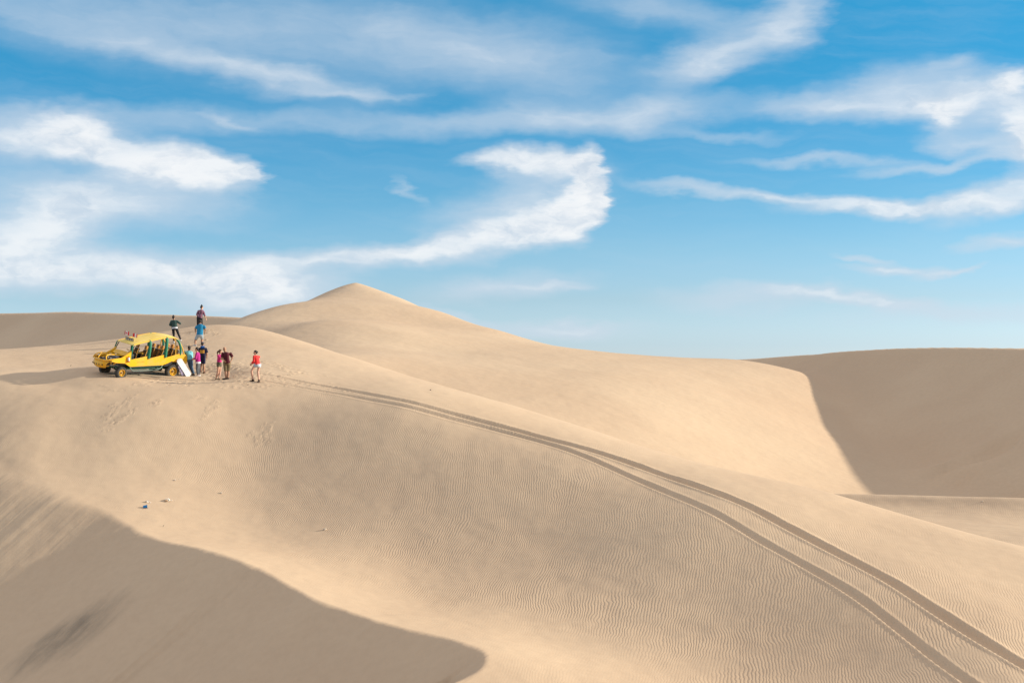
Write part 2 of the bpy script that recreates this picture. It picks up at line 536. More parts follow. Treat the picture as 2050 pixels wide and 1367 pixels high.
def trail(pix, n, spread=0.25, depth=0.05, size=0.27, jitter=0.5):
    q = smooth_line(on_ground(pix), 8, 0)
    seg = np.hypot(np.diff(q[:, 0]), np.diff(q[:, 1]))
    L = np.concatenate([[0], np.cumsum(seg)])
    for i in range(n):
        s = (i + 0.5 + rng.uniform(-jitter, jitter)) / n * L[-1]
        x, y = np.interp(s, L, q[:, 0]), np.interp(s, L, q[:, 1])
        x2, y2 = np.interp(s + 0.3, L, q[:, 0]), np.interp(s + 0.3, L, q[:, 1])
        h = math.atan2(y2 - y, x2 - x)
        sd = (1 if i % 2 else -1) * 0.11 + rng.gauss(0, spread)
        prints.append((x - math.sin(h) * sd, y + math.cos(h) * sd, h + rng.gauss(0, 0.3), size * rng.uniform(.8, 1.2), 0.105 * rng.uniform(.8, 1.3), depth * rng.uniform(.6, 1.3)))


trail([(272, 791), (246, 806), (222, 828), (206, 840)], 14, 0.14, 0.028, 0.24)
trail([(266, 819), (246, 838), (224, 850), (206, 858)], 16, 0.14, 0.028, 0.24)
trail([(322, 802), (306, 810)], 3, 0.05, 0.04)
trail([(402, 792), (392, 800)], 2, 0.1, 0.025)
trail([(438, 803), (422, 822), (408, 836)], 8, 0.15, 0.028, 0.24)
trail([(538, 846), (528, 858), (520, 872), (514, 886)], 14, 0.22, 0.024, 0.24)
trail([(534, 872), (524, 890)], 5, 0.18, 0.022, 0.24)
trail([(340, 771), (360, 766), (385, 768), (410, 762)], 14, 0.25, 0.07)
trail([(300, 762), (330, 765), (350, 768)], 5, 0.3, 0.05)
trail([(395, 752), (450, 752), (520, 754), (560, 757)], 34, 0.55, 0.055)
trail([(400, 758), (450, 764), (500, 768)], 16, 0.35, 0.055)
trail([(380, 745), (430, 742), (480, 745)], 26, 0.9, 0.05)
trail([(385, 755), (440, 756), (480, 757), (515, 764)], 40, 0.7, 0.05)
trail([(360, 745), (400, 740), (415, 728)], 18, 0.5, 0.06)
trail([(510, 762), (540, 762), (600, 768)], 14, 0.4, 0.045)
trail([(405, 760), (470, 768), (530, 775)], 20, 0.5, 0.04)
trail([(415, 735), (455, 728), (500, 735), (520, 745)], 26, 0.7, 0.045)
trail([(430, 748), (480, 750), (540, 748)], 26, 0.5, 0.05)
trail([(385, 700), (378, 715), (384, 735)], 14, 0.4, 0.06)
trail([(545, 728), (600, 742), (640, 752)], 12, 0.2, 0.045)
trail([(375, 762), (320, 764), (270, 766)], 14, 0.35, 0.04)
trail([(300, 768), (240, 776), (205, 772)], 7, 0.3, 0.03)
trail([(520, 722), (545, 729), (560, 735), (575, 740), (592, 748)], 16, 0.12, 0.06)
trail([(596, 748), (570, 752), (545, 753)], 10, 0.12, 0.05)
trail([(470, 735), (490, 720), (515, 721)], 10, 0.3, 0.045)
trail([(412, 745), (410, 725), (408, 708), (400, 694)], 16, 0.25, 0.07)
trail([(398, 690), (402, 678), (412, 668), (405, 660)], 16, 0.4, 0.07)
trail([(340, 700), (352, 686), (362, 672), (372, 662)], 14, 0.4, 0.07)
trail([(372, 690), (392, 694)], 6, 0.3, 0.07)
trail([(420, 722), (440, 712), (455, 704)], 5, 0.2, 0.05)
trail([(375, 668), (400, 664), (425, 662)], 12, 0.35, 0.07)
trail([(620, 766), (660, 775), (700, 781)], 7, 0.25, 0.045)
trail([(540, 770), (580, 772)], 5, 0.25, 0.05)


def rut_profile(s, wd, depth, v):
    a = np.abs(s)
    base = -depth * (1 - sstep(a, wd * 0.45, wd))
    berm = 0.28 * depth * np.exp(-((a - wd * 1.18) / (0.26 * wd)) ** 2)
    return base + berm * (1 + 0.5 * v)


def carve(x, y, z):
    """ruts and footprints pressed into the sheet; also returns where the sand is disturbed"""
    dist = np.zeros_like(z)
    for k, ln in enumerate((rut1, rut2)):
        m = (x > ln[:, 0].min() - 1.5) & (x < ln[:, 0].max() + 1.5) & (y > ln[:, 1].min() - 1.5) & (y < ln[:, 1].max() + 1.5)
        xx, yy = x[m], y[m]
        cut = []
        for i in range(0, len(xx), 60000):
            sd, _, ar = polyline_dist(xx[i:i + 60000], yy[i:i + 60000], ln)
            v = vnoise(ar, 0 * ar, 1.7, 50 + k, 3)
            g = sstep(ar, 2, 26)
            wd = (0.15 + (0.115 if k == 0 else 0.045) * g) * (1 + 0.16 * v)
            dep = (0.035 + (0.10 if k == 0 else 0.055) * g) * (1 + 0.2 * v)
            c = rut_profile(sd, wd, dep, v)
            if k == 1:                                       # a second, shallow pass beside the lower rut
                n2 = 0.0 * ar
                off = -0.55 + 0.10 * vnoise(ar, 0 * ar, 6.0, 77, 2)
                c += 0.45 * n2 * (1 - sstep(ar, 42, 47)) * (-0.022 * np.exp(-((sd - off) / 0.11) ** 2) + 0.022 * np.exp(-((sd - off + 0.22) / 0.11) ** 2))
            fade = sstep(ar, 0, 1.5)
            cut.append(np.stack([c * fade, np.exp(-(sd / (wd * 1.5)) ** 4) * fade]))
        cut = np.concatenate(cut, 1)
        z[m] += cut[0]
        dist[m] = np.maximum(dist[m], cut[1])
    xs, ys = x[:, 0], y[0, :]
    for (px, py, h, L, W_, dep) in prints:
        i0, i1 = np.searchsorted(xs, [px - 0.5, px + 0.5]); j0, j1 = np.searchsorted(ys, [py - 0.5, py + 0.5])
        if i1 - i0 < 2 or j1 - j0 < 2:
            continue
        X_, Y_ = x[i0:i1, j0:j1] - px, y[i0:i1, j0:j1] - py
        a = (X_ * math.cos(h) + Y_ * math.sin(h)) / (L / 2); b = (-X_ * math.sin(h) + Y_ * math.cos(h)) / (W_ / 2)
        r = np.sqrt(a * a + b * b)
        z[i0:i1, j0:j1] += dep * (-np.exp(-(r / 0.9) ** 3) + 0.45 * np.exp(-((r - 1.55) / 0.4) ** 2))
        dist[i0:i1, j0:j1] = np.maximum(dist[i0:i1, j0:j1], 0.8 * np.exp(-(r / 1.6) ** 4))
    return z, dist


def spaced(lo, hi, step, lo2, hi2, mids, far_growth=1.18):
    """even spacing from lo to hi, then steps growing to 1.1 m out to mids, then fast to lo2 / hi2"""
    mid = np.arange(lo, hi, step)
    def run(v, end, edge, sg):
        o = []; s = step
        while (end - v) * sg > 0:
            s = min(s * 1.035, 0.75) if (edge - v) * sg > 0 else min(s * far_growth, 170)
            v += s * sg; o.append(v)
        return o
    return np.array(run(lo, lo2, mids[0], -1)[::-1] + list(mid) + run(mid[-1], hi2, mids[1], 1))


GX = spaced(-32, 23, STEP, -2600, 2600, (-98, 66))
GY = spaced(41, 95, STEP, -400, 5000, (33, 275))
gx, gy = np.meshgrid(GX, GY, indexing='ij')
gz = HF(gx, gy)
gz, disturbed = carve(gx, gy, gz)

# how strongly the wind has rippled the sand, by place
RIP = [(0, 712, 1.3), (60, 718, 1.3), (150, 715, 1.3), (170, 700, 1.2), (20, 726, 1.0), (100, 745, .1), (200, 780, .15), (60, 860, .35), (60, 930, .3), (260, 850, .35), (400, 800, .25), (400, 880, .6), (600, 830, .7), (250, 960, .35), (330, 1010, .15), (420, 1060, .2),
       (500, 960, .8), (650, 1000, 1), (700, 900, 1), (850, 870, .9), (650, 1110, .8), (560, 1140, .2), (760, 1200, .15), (900, 1050, 1.2), (900, 1180, 1), (950, 1255, .25), (1100, 1000, 1.2), (1150, 1180, 1.2),
       (1120, 1300, .15), (1250, 1345, .2), (1300, 1100, 1.2), (1350, 1250, 1.2), (1450, 1345, 1.1), (1200, 920, .6), (1500, 1150, 1.2), (1700, 1250, 1.1), (1850, 1340, .9), (1600, 1060, .7),
       (450, 700, .1), (350, 700, .1), (460, 780, .1), (560, 790, .12), (330, 790, .1), (600, 720, .05), (800, 780, .05), (1000, 830, .03), (1300, 925, .05), (1500, 980, .12), (1650, 1010, .15), (1700, 1070, .7), (1850, 1090, .3), (1800, 1130, .9), (2000, 1130, .1), (2000, 1200, .7), (1950, 1260, 1), (1150, 870, .1),
       (200, 1120, .0), (400, 1200, .0), (700, 1300, .0), (50, 1200, 0)]
rp = []
for px, py, v in RIP:
    q = cast(px, py)
    if q is not None:
        rp.append((q[0], q[1], v))
wsum = np.zeros_like(gx); rip = np.zeros_like(gx)
for qx, qy, v in rp:
    ww = 1.0 / ((gx - qx) ** 2 + (gy - qy) ** 2 + 1.0) ** 2
    wsum += ww; rip += ww * v
rip /= wsum
sdc, _, arc = polyline_dist(gx, gy, crest_c)
slip = sstep(-sdc, -0.6, 0.3) * (gy < 100)
rip *= (1 - slip)
rip *= 1 - 0.92 * disturbed
rip *= 0.12 + 0.88 * (1 - sstep(gy, 96, 108))
rip = np.clip(rip, 0, 1.3)

me = bpy.data.meshes.new('sand_dunes')
nx_, ny_ = gx.shape
co = np.stack([gx, gy, gz], -1).reshape(-1, 3).astype(np.float32)
idx = np.arange(nx_ * ny_).reshape(nx_, ny_)
quads = np.stack([idx[:-1, :-1], idx[1:, :-1], idx[1:, 1:], idx[:-1, 1:]], -1).reshape(-1, 4).astype(np.int32)
me.vertices.add(len(co)); me.vertices.foreach_set('co', co.ravel())
me.loops.add(quads.size); me.loops.foreach_set('vertex_index', quads.ravel())
me.polygons.add(len(quads))
me.polygons.foreach_set('loop_start', np.arange(0, quads.size, 4, dtype=np.int32))
me.polygons.foreach_set('loop_total', np.full(len(quads), 4, dtype=np.int32))
me.update(calc_edges=True)
me.polygons.foreach_set('use_smooth', np.ones(len(quads), dtype=bool))
for nm, arr in (('ripple', rip), ('slip', slip), ('trampled', disturbed)):
    at = me.attributes.new(nm, 'FLOAT', 'POINT')
    at.data.foreach_set('value', arr.ravel().astype(np.float32))
ground = bpy.data.objects.new('sand_dunes', me)
C.objects.link(ground)
ground['kind'] = 'structure'
ground['label'] = 'pale tan sand dunes with wind ripples, slip faces and wheel ruts'


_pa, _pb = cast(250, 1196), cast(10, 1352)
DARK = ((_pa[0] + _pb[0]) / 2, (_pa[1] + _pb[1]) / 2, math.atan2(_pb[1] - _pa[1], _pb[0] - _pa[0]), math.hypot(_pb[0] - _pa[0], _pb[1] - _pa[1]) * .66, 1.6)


def sand_material():
    m = bpy.data.materials.new('sand')
    m.use_nodes = True
    m.node_tree.nodes.clear()
    n = N(m.node_tree)
    tcs = n.node('ShaderNodeTexCoord')
    pos = tcs.outputs['Object']
    sp = n.node('ShaderNodeSeparateXYZ'); n.link(pos, sp.inputs[0])
    x, y, z = sp.outputs
    at = n.node('ShaderNodeAttribute', attribute_name='ripple').outputs['Fac']
    sl = n.node('ShaderNodeAttribute', attribute_name='slip').outputs['Fac']
    flat = n.comb(x, y, 0.0)
    # ripple crests run up the slope; their course wanders
    big = n.math('SUBTRACT', n.noise(flat, 0.07, 2, 0.5), 0.5)
    mid = n.math('SUBTRACT', n.noise(n.vmath('MULTIPLY', flat, (1.0, 0.8, 1)), 0.55, 2, 0.5), 0.5)
    sml = n.math('SUBTRACT', n.noise(n.vmath('MULTIPLY', flat, (1.0, 0.9, 1)), 1.9, 2, 0.5), 0.5)
    u = n.math('SUBTRACT', x, n.math('MULTIPLY', y, 0.17))
    u = n.math('ADD', u, n.math('MULTIPLY', big, 3.2))
    u = n.math('ADD', u, n.math('MULTIPLY', mid, 0.42))
    u = n.math('ADD', u, n.math('MULTIPLY', sml, 0.17))
    u = n.math('SUBTRACT', u, n.math('MULTIPLY', n.math('MULTIPLY', u, u), 0.0035))
    jog = n.math('SUBTRACT', n.noise(n.vmath('MULTIPLY', flat, (0.8, 1.0, 1)), 3.6, 2, 0.6), 0.5)
    u = n.math('ADD', u, n.math('MULTIPLY', jog, 0.075))
    ph = n.math('MULTIPLY', u, 2 * math.pi / 0.108)
    s1 = n.math('SINE', ph)
    s2 = n.math('SINE', n.math('ADD', n.math('MULTIPLY', ph, 2.0), 0.9))
    prof = n.math('ADD', s1, n.math('MULTIPLY', s2, 0.22))
    patch = n.smooth(n.noise(flat, 0.45, 3, 0.6), 0.30, 0.62, 0.2, 1.2)
    amp = n.math('MULTIPLY', n.math('MULTIPLY', at, patch), RIPAMP)
    h = n.math('MULTIPLY', prof, amp)
    # soft unevenness and grain
    un = n.math('ADD', n.math('MULTIPLY', n.noise(flat, 0.8, 4, 0.55), 0.03), n.math('MULTIPLY', n.noise(flat, 0.20, 3, 0.5), 0.16))
    tp = n.node('ShaderNodeAttribute', attribute_name='trampled').outputs['Fac']
    un = n.math('ADD', un, n.math('MULTIPLY', n.math('MULTIPLY', n.noise(flat, 7.0, 4, 0.65), tp), 0.034))
    gr = n.math('MULTIPLY', n.noise(flat, 22.0, 3, 0.7), 0.0016)
    # sand slides on slip faces: faint streaks down the slope
    sw = n.math('ADD', n.math('MULTIPLY', x, 0.83), n.math('MULTIPLY', y, -0.56))
    sv = n.math('ADD', n.math('MULTIPLY', x, 0.56), n.math('MULTIPLY', y, 0.83))
    st = n.noise(n.comb(n.math('MULTIPLY', sw, 1.6), n.math('MULTIPLY', sv, 0.14), 0.0), 1.0, 4, 0.6)
    sth = n.math('MULTIPLY', n.math('MULTIPLY', st, sl), 0.05)
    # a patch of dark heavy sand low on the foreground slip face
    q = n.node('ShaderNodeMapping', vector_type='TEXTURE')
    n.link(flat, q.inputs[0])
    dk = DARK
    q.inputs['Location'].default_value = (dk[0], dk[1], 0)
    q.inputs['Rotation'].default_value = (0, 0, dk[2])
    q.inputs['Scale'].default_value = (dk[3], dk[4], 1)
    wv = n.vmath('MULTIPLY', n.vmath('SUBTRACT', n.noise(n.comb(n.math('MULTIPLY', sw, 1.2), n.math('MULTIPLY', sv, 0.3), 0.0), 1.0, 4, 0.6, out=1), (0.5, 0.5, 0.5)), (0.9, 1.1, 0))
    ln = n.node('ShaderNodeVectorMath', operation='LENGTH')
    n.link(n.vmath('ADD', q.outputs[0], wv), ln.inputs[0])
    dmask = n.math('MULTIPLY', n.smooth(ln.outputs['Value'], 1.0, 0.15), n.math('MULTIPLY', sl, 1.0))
    rough = n.math('MULTIPLY', n.math('MULTIPLY', n.noise(flat, 6.0, 4, 0.6), dmask), 0.05)
    un = n.math('ADD', un, rough)
    hh = n.math('ADD', n.math('ADD', h, un), n.math('ADD', gr, sth))
    b = n.node('ShaderNodeBump')
    b.inputs['Strength'].default_value = 1.0
    b.inputs['Distance'].default_value = 1.0
    n.link(hh, b.inputs['Height'])
    tone = n.noise(flat, 0.05, 5, 0.6)
    fine = n.noise(flat, 3.0, 4, 0.6)
    c1 = n.mix(n.smooth(tone, 0.3, 0.7), (*SAND_A, 1), (*SAND_B, 1))
    c2 = n.mix(n.math('MULTIPLY', n.smooth(fine, 0.3, 0.75), 0.12), c1, (0.36, 0.25, 0.16, 1))
    # coarse darker grains gather in the ripple troughs
    tr = n.math('MULTIPLY', n.smooth(prof, 0.2, -1.0), n.math('MULTIPLY', at, 0.16), clamp=True)
    c3 = n.mix(tr, c2, (0.33, 0.23, 0.15, 1))
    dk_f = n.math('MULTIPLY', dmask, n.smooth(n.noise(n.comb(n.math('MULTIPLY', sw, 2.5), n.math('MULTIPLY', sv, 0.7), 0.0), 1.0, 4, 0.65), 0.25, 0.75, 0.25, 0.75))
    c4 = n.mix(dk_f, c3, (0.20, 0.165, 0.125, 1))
    bs = n.node('ShaderNodeBsdfPrincipled')
    n.link(c4, bs.inputs['Base Color'])
    n.link(b.outputs[0], bs.inputs['Normal'])
    bs.inputs['Roughness'].default_value = 0.95
    bs.inputs['Specular IOR Level'].default_value = 0.15
    o = n.node('ShaderNodeOutputMaterial')
    n.link(bs.outputs[0], o.inputs[0])
    return m


me.materials.append(sand_material())


# ------------------------------------------------------------------ materials and mesh helpers
MATS = {}


def mat(name, col, rough=0.6, metal=0.0, col2=None, nscale=6.0, coat=0.0, bump=0.0, spec=0.5, sheen=0.0):
    if name in MATS:
        return MATS[name]
    m = bpy.data.materials.new(name)
    m.use_nodes = True
    m.node_tree.nodes.clear()
    n = N(m.node_tree)
    tcm = n.node('ShaderNodeTexCoord').outputs['Object']
    bs = n.node('ShaderNodeBsdfPrincipled')
    c2 = col2 or tuple(c * 0.78 for c in col)
    f = n.smooth(n.noise(tcm, nscale, 4, 0.6), 0.35, 0.7)
    n.link(n.mix(f, (*col, 1), (*c2, 1)), bs.inputs['Base Color'])
    n.link(n.math('ADD', n.math('MULTIPLY', f, 0.15), rough), bs.inputs['Roughness'])
    bs.inputs['Metallic'].default_value = metal
    bs.inputs['Coat Weight'].default_value = coat
    bs.inputs['Specular IOR Level'].default_value = spec
    bs.inputs['Sheen Weight'].default_value = sheen
    if bump:
        b = n.node('ShaderNodeBump')
        b.inputs['Strength'].default_value = 0.6
        b.inputs['Distance'].default_value = bump
        n.link(n.noise(tcm, nscale * 2.2, 3, 0.6), b.inputs['Height'])
        n.link(b.outputs[0], bs.inputs['Normal'])
    o = n.node('ShaderNodeOutputMaterial')
    n.link(bs.outputs[0], o.inputs[0])
    MATS[name] = m
    return m


class MB:
    """collects simple shapes into one mesh"""
    def __init__(s):
        s.bm = bmesh.new()

    def _xf(s, geom, M):
        bmesh.ops.transform(s.bm, matrix=M, verts=geom)

    def box(s, c, size, rot=None, bevel=0.0):
        g = bmesh.ops.create_cube(s.bm, size=1.0)['verts']
        bmesh.ops.scale(s.bm, vec=Vector(size), verts=g)
        if bevel:
            ed = {e for v in g for e in v.link_edges}
            r = bmesh.ops.bevel(s.bm, geom=list(ed), offset=bevel, segments=2, affect='EDGES', profile=0.7)
            g = list({v for f in r['faces'] for v in f.verts} | {v for v in g if v.is_valid})
        M = Matrix.Translation(Vector(c)) @ (rot.to_4x4() if rot is not None else Matrix.Identity(4))
        s._xf(g, M)
        return s

    def ell(s, c, radii, rot=None, sub=2):
        g = bmesh.ops.create_icosphere(s.bm, subdivisions=sub, radius=1.0)['verts']
        bmesh.ops.scale(s.bm, vec=Vector(radii), verts=g)
        M = Matrix.Translation(Vector(c)) @ (rot.to_4x4() if rot is not None else Matrix.Identity(4))
        s._xf(g, M)
        return s

    def cone(s, a, b, ra, rb, n=14, caps=False, flat=None):
        """tapered round bar from a to b; caps adds round ends"""
        a, b = Vector(a), Vector(b)
        d = b - a
        if d.length < 1e-6:
            return s
        q = d.to_track_quat('Z', 'Y')
        g = bmesh.ops.create_cone(s.bm, cap_ends=True, segments=n, radius1=ra, radius2=rb, depth=d.length)['verts']
        if flat:
            bmesh.ops.scale(s.bm, vec=Vector((1, flat, 1)), verts=g)
        s._xf(g, Matrix.Translation((a + b) / 2) @ q.to_matrix().to_4x4())
        if caps:
            s.ell(a, (ra,) * 3); s.ell(b, (rb,) * 3)
        return s

    def tube(s, pts, r, n=8, smooth=4, closed=False):
        """a bar of constant or listed radius along a smoothed line"""
        p = catmull(pts, smooth) if smooth > 1 and len(pts) > 2 else np.array(pts, float)
        p = [Vector(q) for q in p]
        m = len(p)
        rr = [r] * m if not hasattr(r, '__len__') else list(np.interp(np.linspace(0, 1, m), np.linspace(0, 1, len(r)), r))
        rings = []
        ref = Vector((0.13, 0.21, 0.97))
        for i in range(m):
            t = (p[min(i + 1, m - 1)] - p[max(i - 1, 0)]).normalized()
            u = t.cross(ref)
            if u.length < 0.05:
                u = t.cross(Vector((1, 0, 0)))
            u.normalize(); v = t.cross(u)
            rings.append([s.bm.verts.new(p[i] + (u * math.cos(k * 2 * math.pi / n) + v * math.sin(k * 2 * math.pi / n)) * rr[i]) for k in range(n)])
        for i in range(m - 1):
            for k in range(n):
                s.bm.faces.new((rings[i][k], rings[i][(k + 1) % n], rings[i + 1][(k + 1) % n], rings[i + 1][k]))
        s.bm.faces.new(rings[0][::-1]); s.bm.faces.new(rings[-1])
        return s

    def prism(s, poly, y0, y1, axis='y'):
        """a flat outline in (x, z) given thickness along y"""
        def mk(p, t):
            return {'y': (p[0], t, p[1]), 'x': (t, p[0], p[1]), 'z': (p[0], p[1], t)}[axis]
        a = [s.bm.verts.new(mk(p, y0)) for p in poly]
        b = [s.bm.verts.new(mk(p, y1)) for p in poly]
        s.bm.faces.new(a); s.bm.faces.new(b[::-1])
        for i in range(len(poly)):
            j = (i + 1) % len(poly)
            s.bm.faces.new((a[j], a[i], b[i], b[j]))
        return s

    def sheet(s, grid, thick):
        """a grid of points given thickness along its normal (downwards)"""
        nu, nv = len(grid), len(grid[0])
        g = [[Vector(q) for q in row] for row in grid]
        def nrm(i, j):
            a = g[min(i + 1, nu - 1)][j] - g[max(i - 1, 0)][j]
            b = g[i][min(j + 1, nv - 1)] - g[i][max(j - 1, 0)]
            return a.cross(b).normalized()
        top = [[s.bm.verts.new(g[i][j]) for j in range(nv)] for i in range(nu)]
        bot = [[s.bm.verts.new(g[i][j] - nrm(i, j) * thick) for j in range(nv)] for i in range(nu)]
        for i in range(nu - 1):
            for j in range(nv - 1):
                s.bm.faces.new((top[i][j], top[i + 1][j], top[i + 1][j + 1], top[i][j + 1]))
                s.bm.faces.new((bot[i][j], bot[i][j + 1], bot[i + 1][j + 1], bot[i + 1][j]))
        rim = [(i, 0) for i in range(nu)] + [(nu - 1, j) for j in range(1, nv)] + [(i, nv - 1) for i in range(nu - 2, -1, -1)] + [(0, j) for j in range(nv - 2, 0, -1)]
        for k in range(len(rim)):
            a, b = rim[k], rim[(k + 1) % len(rim)]
            s.bm.faces.new((top[a[0]][a[1]], top[b[0]][b[1]], bot[b[0]][b[1]], bot[a[0]][a[1]]))
        return s

    def lathe(s, prof, c, axis, n=28, cap=True):
        """(radius, offset) profile turned about an axis through c"""
        q = Vector(axis).normalized().to_track_quat('Z', 'Y')
        rings = [[s.bm.verts.new(Vector(c) + q @ Vector((r * math.cos(k * 2 * math.pi / n), r * math.sin(k * 2 * math.pi / n), o))) for k in range(n)] for r, o in prof]
        for i in range(len(rings) - 1):
            for k in range(n):
                s.bm.faces.new((rings[i][k], rings[i][(k + 1) % n], rings[i + 1][(k + 1) % n], rings[i + 1][k]))
        if cap:
            s.bm.faces.new(rings[0][::-1]); s.bm.faces.new(rings[-1])
        return s

    def build(s, name, m, parent=None, smooth=True, angle=35):
        bmesh.ops.recalc_face_normals(s.bm, faces=s.bm.faces)
        me = bpy.data.meshes.new(name)
        s.bm.to_mesh(me); s.bm.free()
        if smooth:
            me.polygons.foreach_set('use_smooth', [True] * len(me.polygons))
            try:
                me.set_sharp_from_angle(angle=R(angle))
            except Exception:
                pass
        me.materials.append(m)
        o = bpy.data.objects.new(name, me)
        C.objects.link(o)
        if parent is not None:
            o.parent = parent
        return o


def empty(name, label, cat, group=None, M=None):
    o = bpy.data.objects.new(name, None)
    o.empty_display_size = 0.2
    C.objects.link(o)
    if M is not None:
        o.matrix_world = M
    o['label'] = label; o['category'] = cat
    if group:
        o['group'] = group
    return o


def tag(o, label, cat, group=None):
    o['label'] = label; o['category'] = cat
    if group:
        o['group'] = group
    return o


# ------------------------------------------------------------------ the sand buggy
yellow = mat('yellow_paint', (0.88, 0.455, 0.004), 0.38, 0, (0.74, 0.42, 0.06), 1.7, coat=0.1, spec=0.35)
roofmat = mat('roof_canvas', (0.80, 0.60, 0.17), 0.6, 0, (0.74, 0.51, 0.09), 1.6)
green = mat('green_padding', (0.012, 0.19, 0.10), 0.55, 0, (0.01, 0.15, 0.085), 5.0)
dgreen = mat('green_frame_paint', (0.01, 0.085, 0.05), 0.4)
black = mat('black_steel', (0.018, 0.018, 0.018), 0.5)
rubber = mat('tyre_rubber', (0.028, 0.026, 0.024), 0.8, 0, (0.10, 0.085, 0.065), 5.0)
rimmat = mat('rim_paint', (0.72, 0.38, 0.01), 0.45, 0, (0.50, 0.28, 0.03), 8.0)
steel = mat('bare_steel', (0.42, 0.42, 0.42), 0.35, 0.8)
seatmat = mat('seat_fabric', (0.018, 0.022, 0.026), 0.85, 0, (0.016, 0.075, 0.05), 5.0)
trim = mat('orange_vinyl', (0.56, 0.24, 0.02), 0.5, 0, (0.46, 0.19, 0.02), 6.0)
sgrey = mat('green_grey_tube', (0.16, 0.24, 0.20), 0.4)

HEAD = R(46)
bfx = np.array([-math.cos(HEAD), -math.sin(HEAD)])       # forward, in plan
blf = np.array([math.sin(HEAD), -math.cos(HEAD)])        # left hand side (towards the viewer)
q = BUGGY_MID                                           # the point on the ground midway between the near wheels
b0 = np.array([q[0], q[1]]) - blf * 0.85
zc = BUGGY_PLANE(b0[0], b0[1])
fwd = Vector((bfx[0], bfx[1], BUGGY_PLANE(*(b0 + bfx)) - zc)).normalized()
lef = Vector((blf[0], blf[1], BUGGY_PLANE(*(b0 + blf)) - zc)).normalized()
upv = fwd.cross(lef).normalized()
lef = upv.cross(fwd).normalized()
MBUG = Matrix.Translation((b0[0], b0[1], zc)) @ Matrix((fwd, lef, upv)).transposed().to_4x4()
buggy = empty('dune_buggy', 'yellow open-sided dune buggy with green padded posts and curved roof, parked on the sand', 'buggy', None, MBUG)

WBF, WBR, TR = 1.52, -1.54, 0.80


def rotx(a): return Matrix.Rotation(a, 3, 'X')
def roty(a): return Matrix.Rotation(a, 3, 'Y')
def rotz(a): return Matrix.Rotation(a, 3, 'Z')


# wheels
def wheel(x, y, z, r, wd, steer=0.0):
    sgn = 1 if y > 0 else -1
    ax = Vector((0, sgn, 0)); ax.rotate(rotz(steer))
    rr = r * 0.60
    h = wd / 2
    t = MB().lathe([(rr, -h * .8), (r * .80, -h), (r * .95, -h * .92), (r, -h * .6), (r * 1.005, 0), (r, h * .6), (r * .95, h * .92), (r * .80, h), (rr, h * .8), (rr * .98, 0)], (x, y, z), ax, 36)
    q_ = ax.to_track_quat('Z', 'Y')
    for k in range(26):                                  # tread blocks
        a = k * 2 * math.pi / 26
        for s_ in (-1, 1):
            c = Vector((x, y, z)) + q_ @ Vector((math.cos(a + s_ * .06) * r, math.sin(a + s_ * .06) * r, s_ * h * .45))
            t.box(c, (0.035, 0.045, h * .7), (q_ @ Quaternion((0, 0, 1), a)).to_matrix())
    o = t.build('wheel', rubber, buggy)
    d = MB().lathe([(rr * 1.02, h * .86), (rr * 1.02, h * .70), (rr * .90, h * .62), (rr * .86, h * .1), (rr * .80, h * .1), (rr * .84, h * .66), (rr * .96, h * .90), (rr * 1.02, h * .86)], (x, y, z), ax, 32, False)
    star = []                                            # eight stubby spokes cut from one disc
    for k in range(64):
        a = k * 2 * math.pi / 64
        star.append((math.cos(a) * rr * (.86 if k % 8 in (0, 1, 2, 3, 4) else .50), math.sin(a) * rr * (.86 if k % 8 in (0, 1, 2, 3, 4) else .50)))
    vs = []
    for zz in (h * .30, h * .38):
        vs.append([d.bm.verts.new(Vector((x, y, z)) + q_ @ Vector((p_[0], p_[1], zz))) for p_ in star])
    d.bm.faces.new(vs[0][::-1]); d.bm.faces.new(vs[1])
    for k in range(64):
        d.bm.faces.new((vs[0][k], vs[0][(k + 1) % 64], vs[1][(k + 1) % 64], vs[1][k]))
    d.build('rim', rimmat, o)
    MB().lathe([(.001, h * .02), (rr * .87, h * .02), (rr * .87, h * .05), (.001, h * .05)], (x, y, z), ax, 24).build('dark_recess', black, o)  # black disc standing in for the dark recess behind the spokes
    MB().lathe([(rr * .34, h * .30), (rr * .34, h * .44), (rr * .22, h * .50), (rr * .20, h * .85), (.001, h * .9)], (x, y, z), ax, 16).build('hub', mat('hub_dull', (.22, .13, .05), .5), o)
    return o


wheel(WBF, TR, 0.23, 0.30, 0.26, R(4)); wheel(WBF, -TR, 0.23, 0.30, 0.26, R(4))
wheel(WBR, TR, 0.24, 0.37, 0.30); wheel(WBR, -TR, 0.24, 0.37, 0.30)

# side panels with the stepped doorless top edge
SIDE = [(1.05, 0.53), (-0.92, 0.58), (-1.20, 0.68), (-1.44, 0.79), (-1.80, 0.73), (-2.10, 0.66), (-2.40, 0.64), (-2.40, 1.00), (-2.20, 1.12), (-2.0, 1.19), (-1.02, 0.95), (-1.05, 1.14), (-0.07, 0.93), (-0.12, 1.09),
        (1.00, 0.885), (1.03, 1.30), (1.28, 1.16), (1.62, 0.98), (2.10, 0.90), (2.16, 0.82), (1.84, 0.74), (1.34, 0.72)]
for sgn in (1, -1):
    p = MB().prism(SIDE, sgn * 0.83, sgn * 0.86)
    bmesh.ops.bevel(p.bm, geom=list(p.bm.edges), offset=0.008, segments=1, affect='EDGES')
    o = p.build('side_panel', yellow, buggy, angle=25)
    rl = MB()
    for a, b in zip(SIDE[9:15], SIDE[10:16]):
        rl.cone((a[0], sgn * .845, a[1] + .005), (b[0], sgn * .845, b[1] + .005), .018, .018, 8, True)
    rl.build('edge_roll', yellow, o)
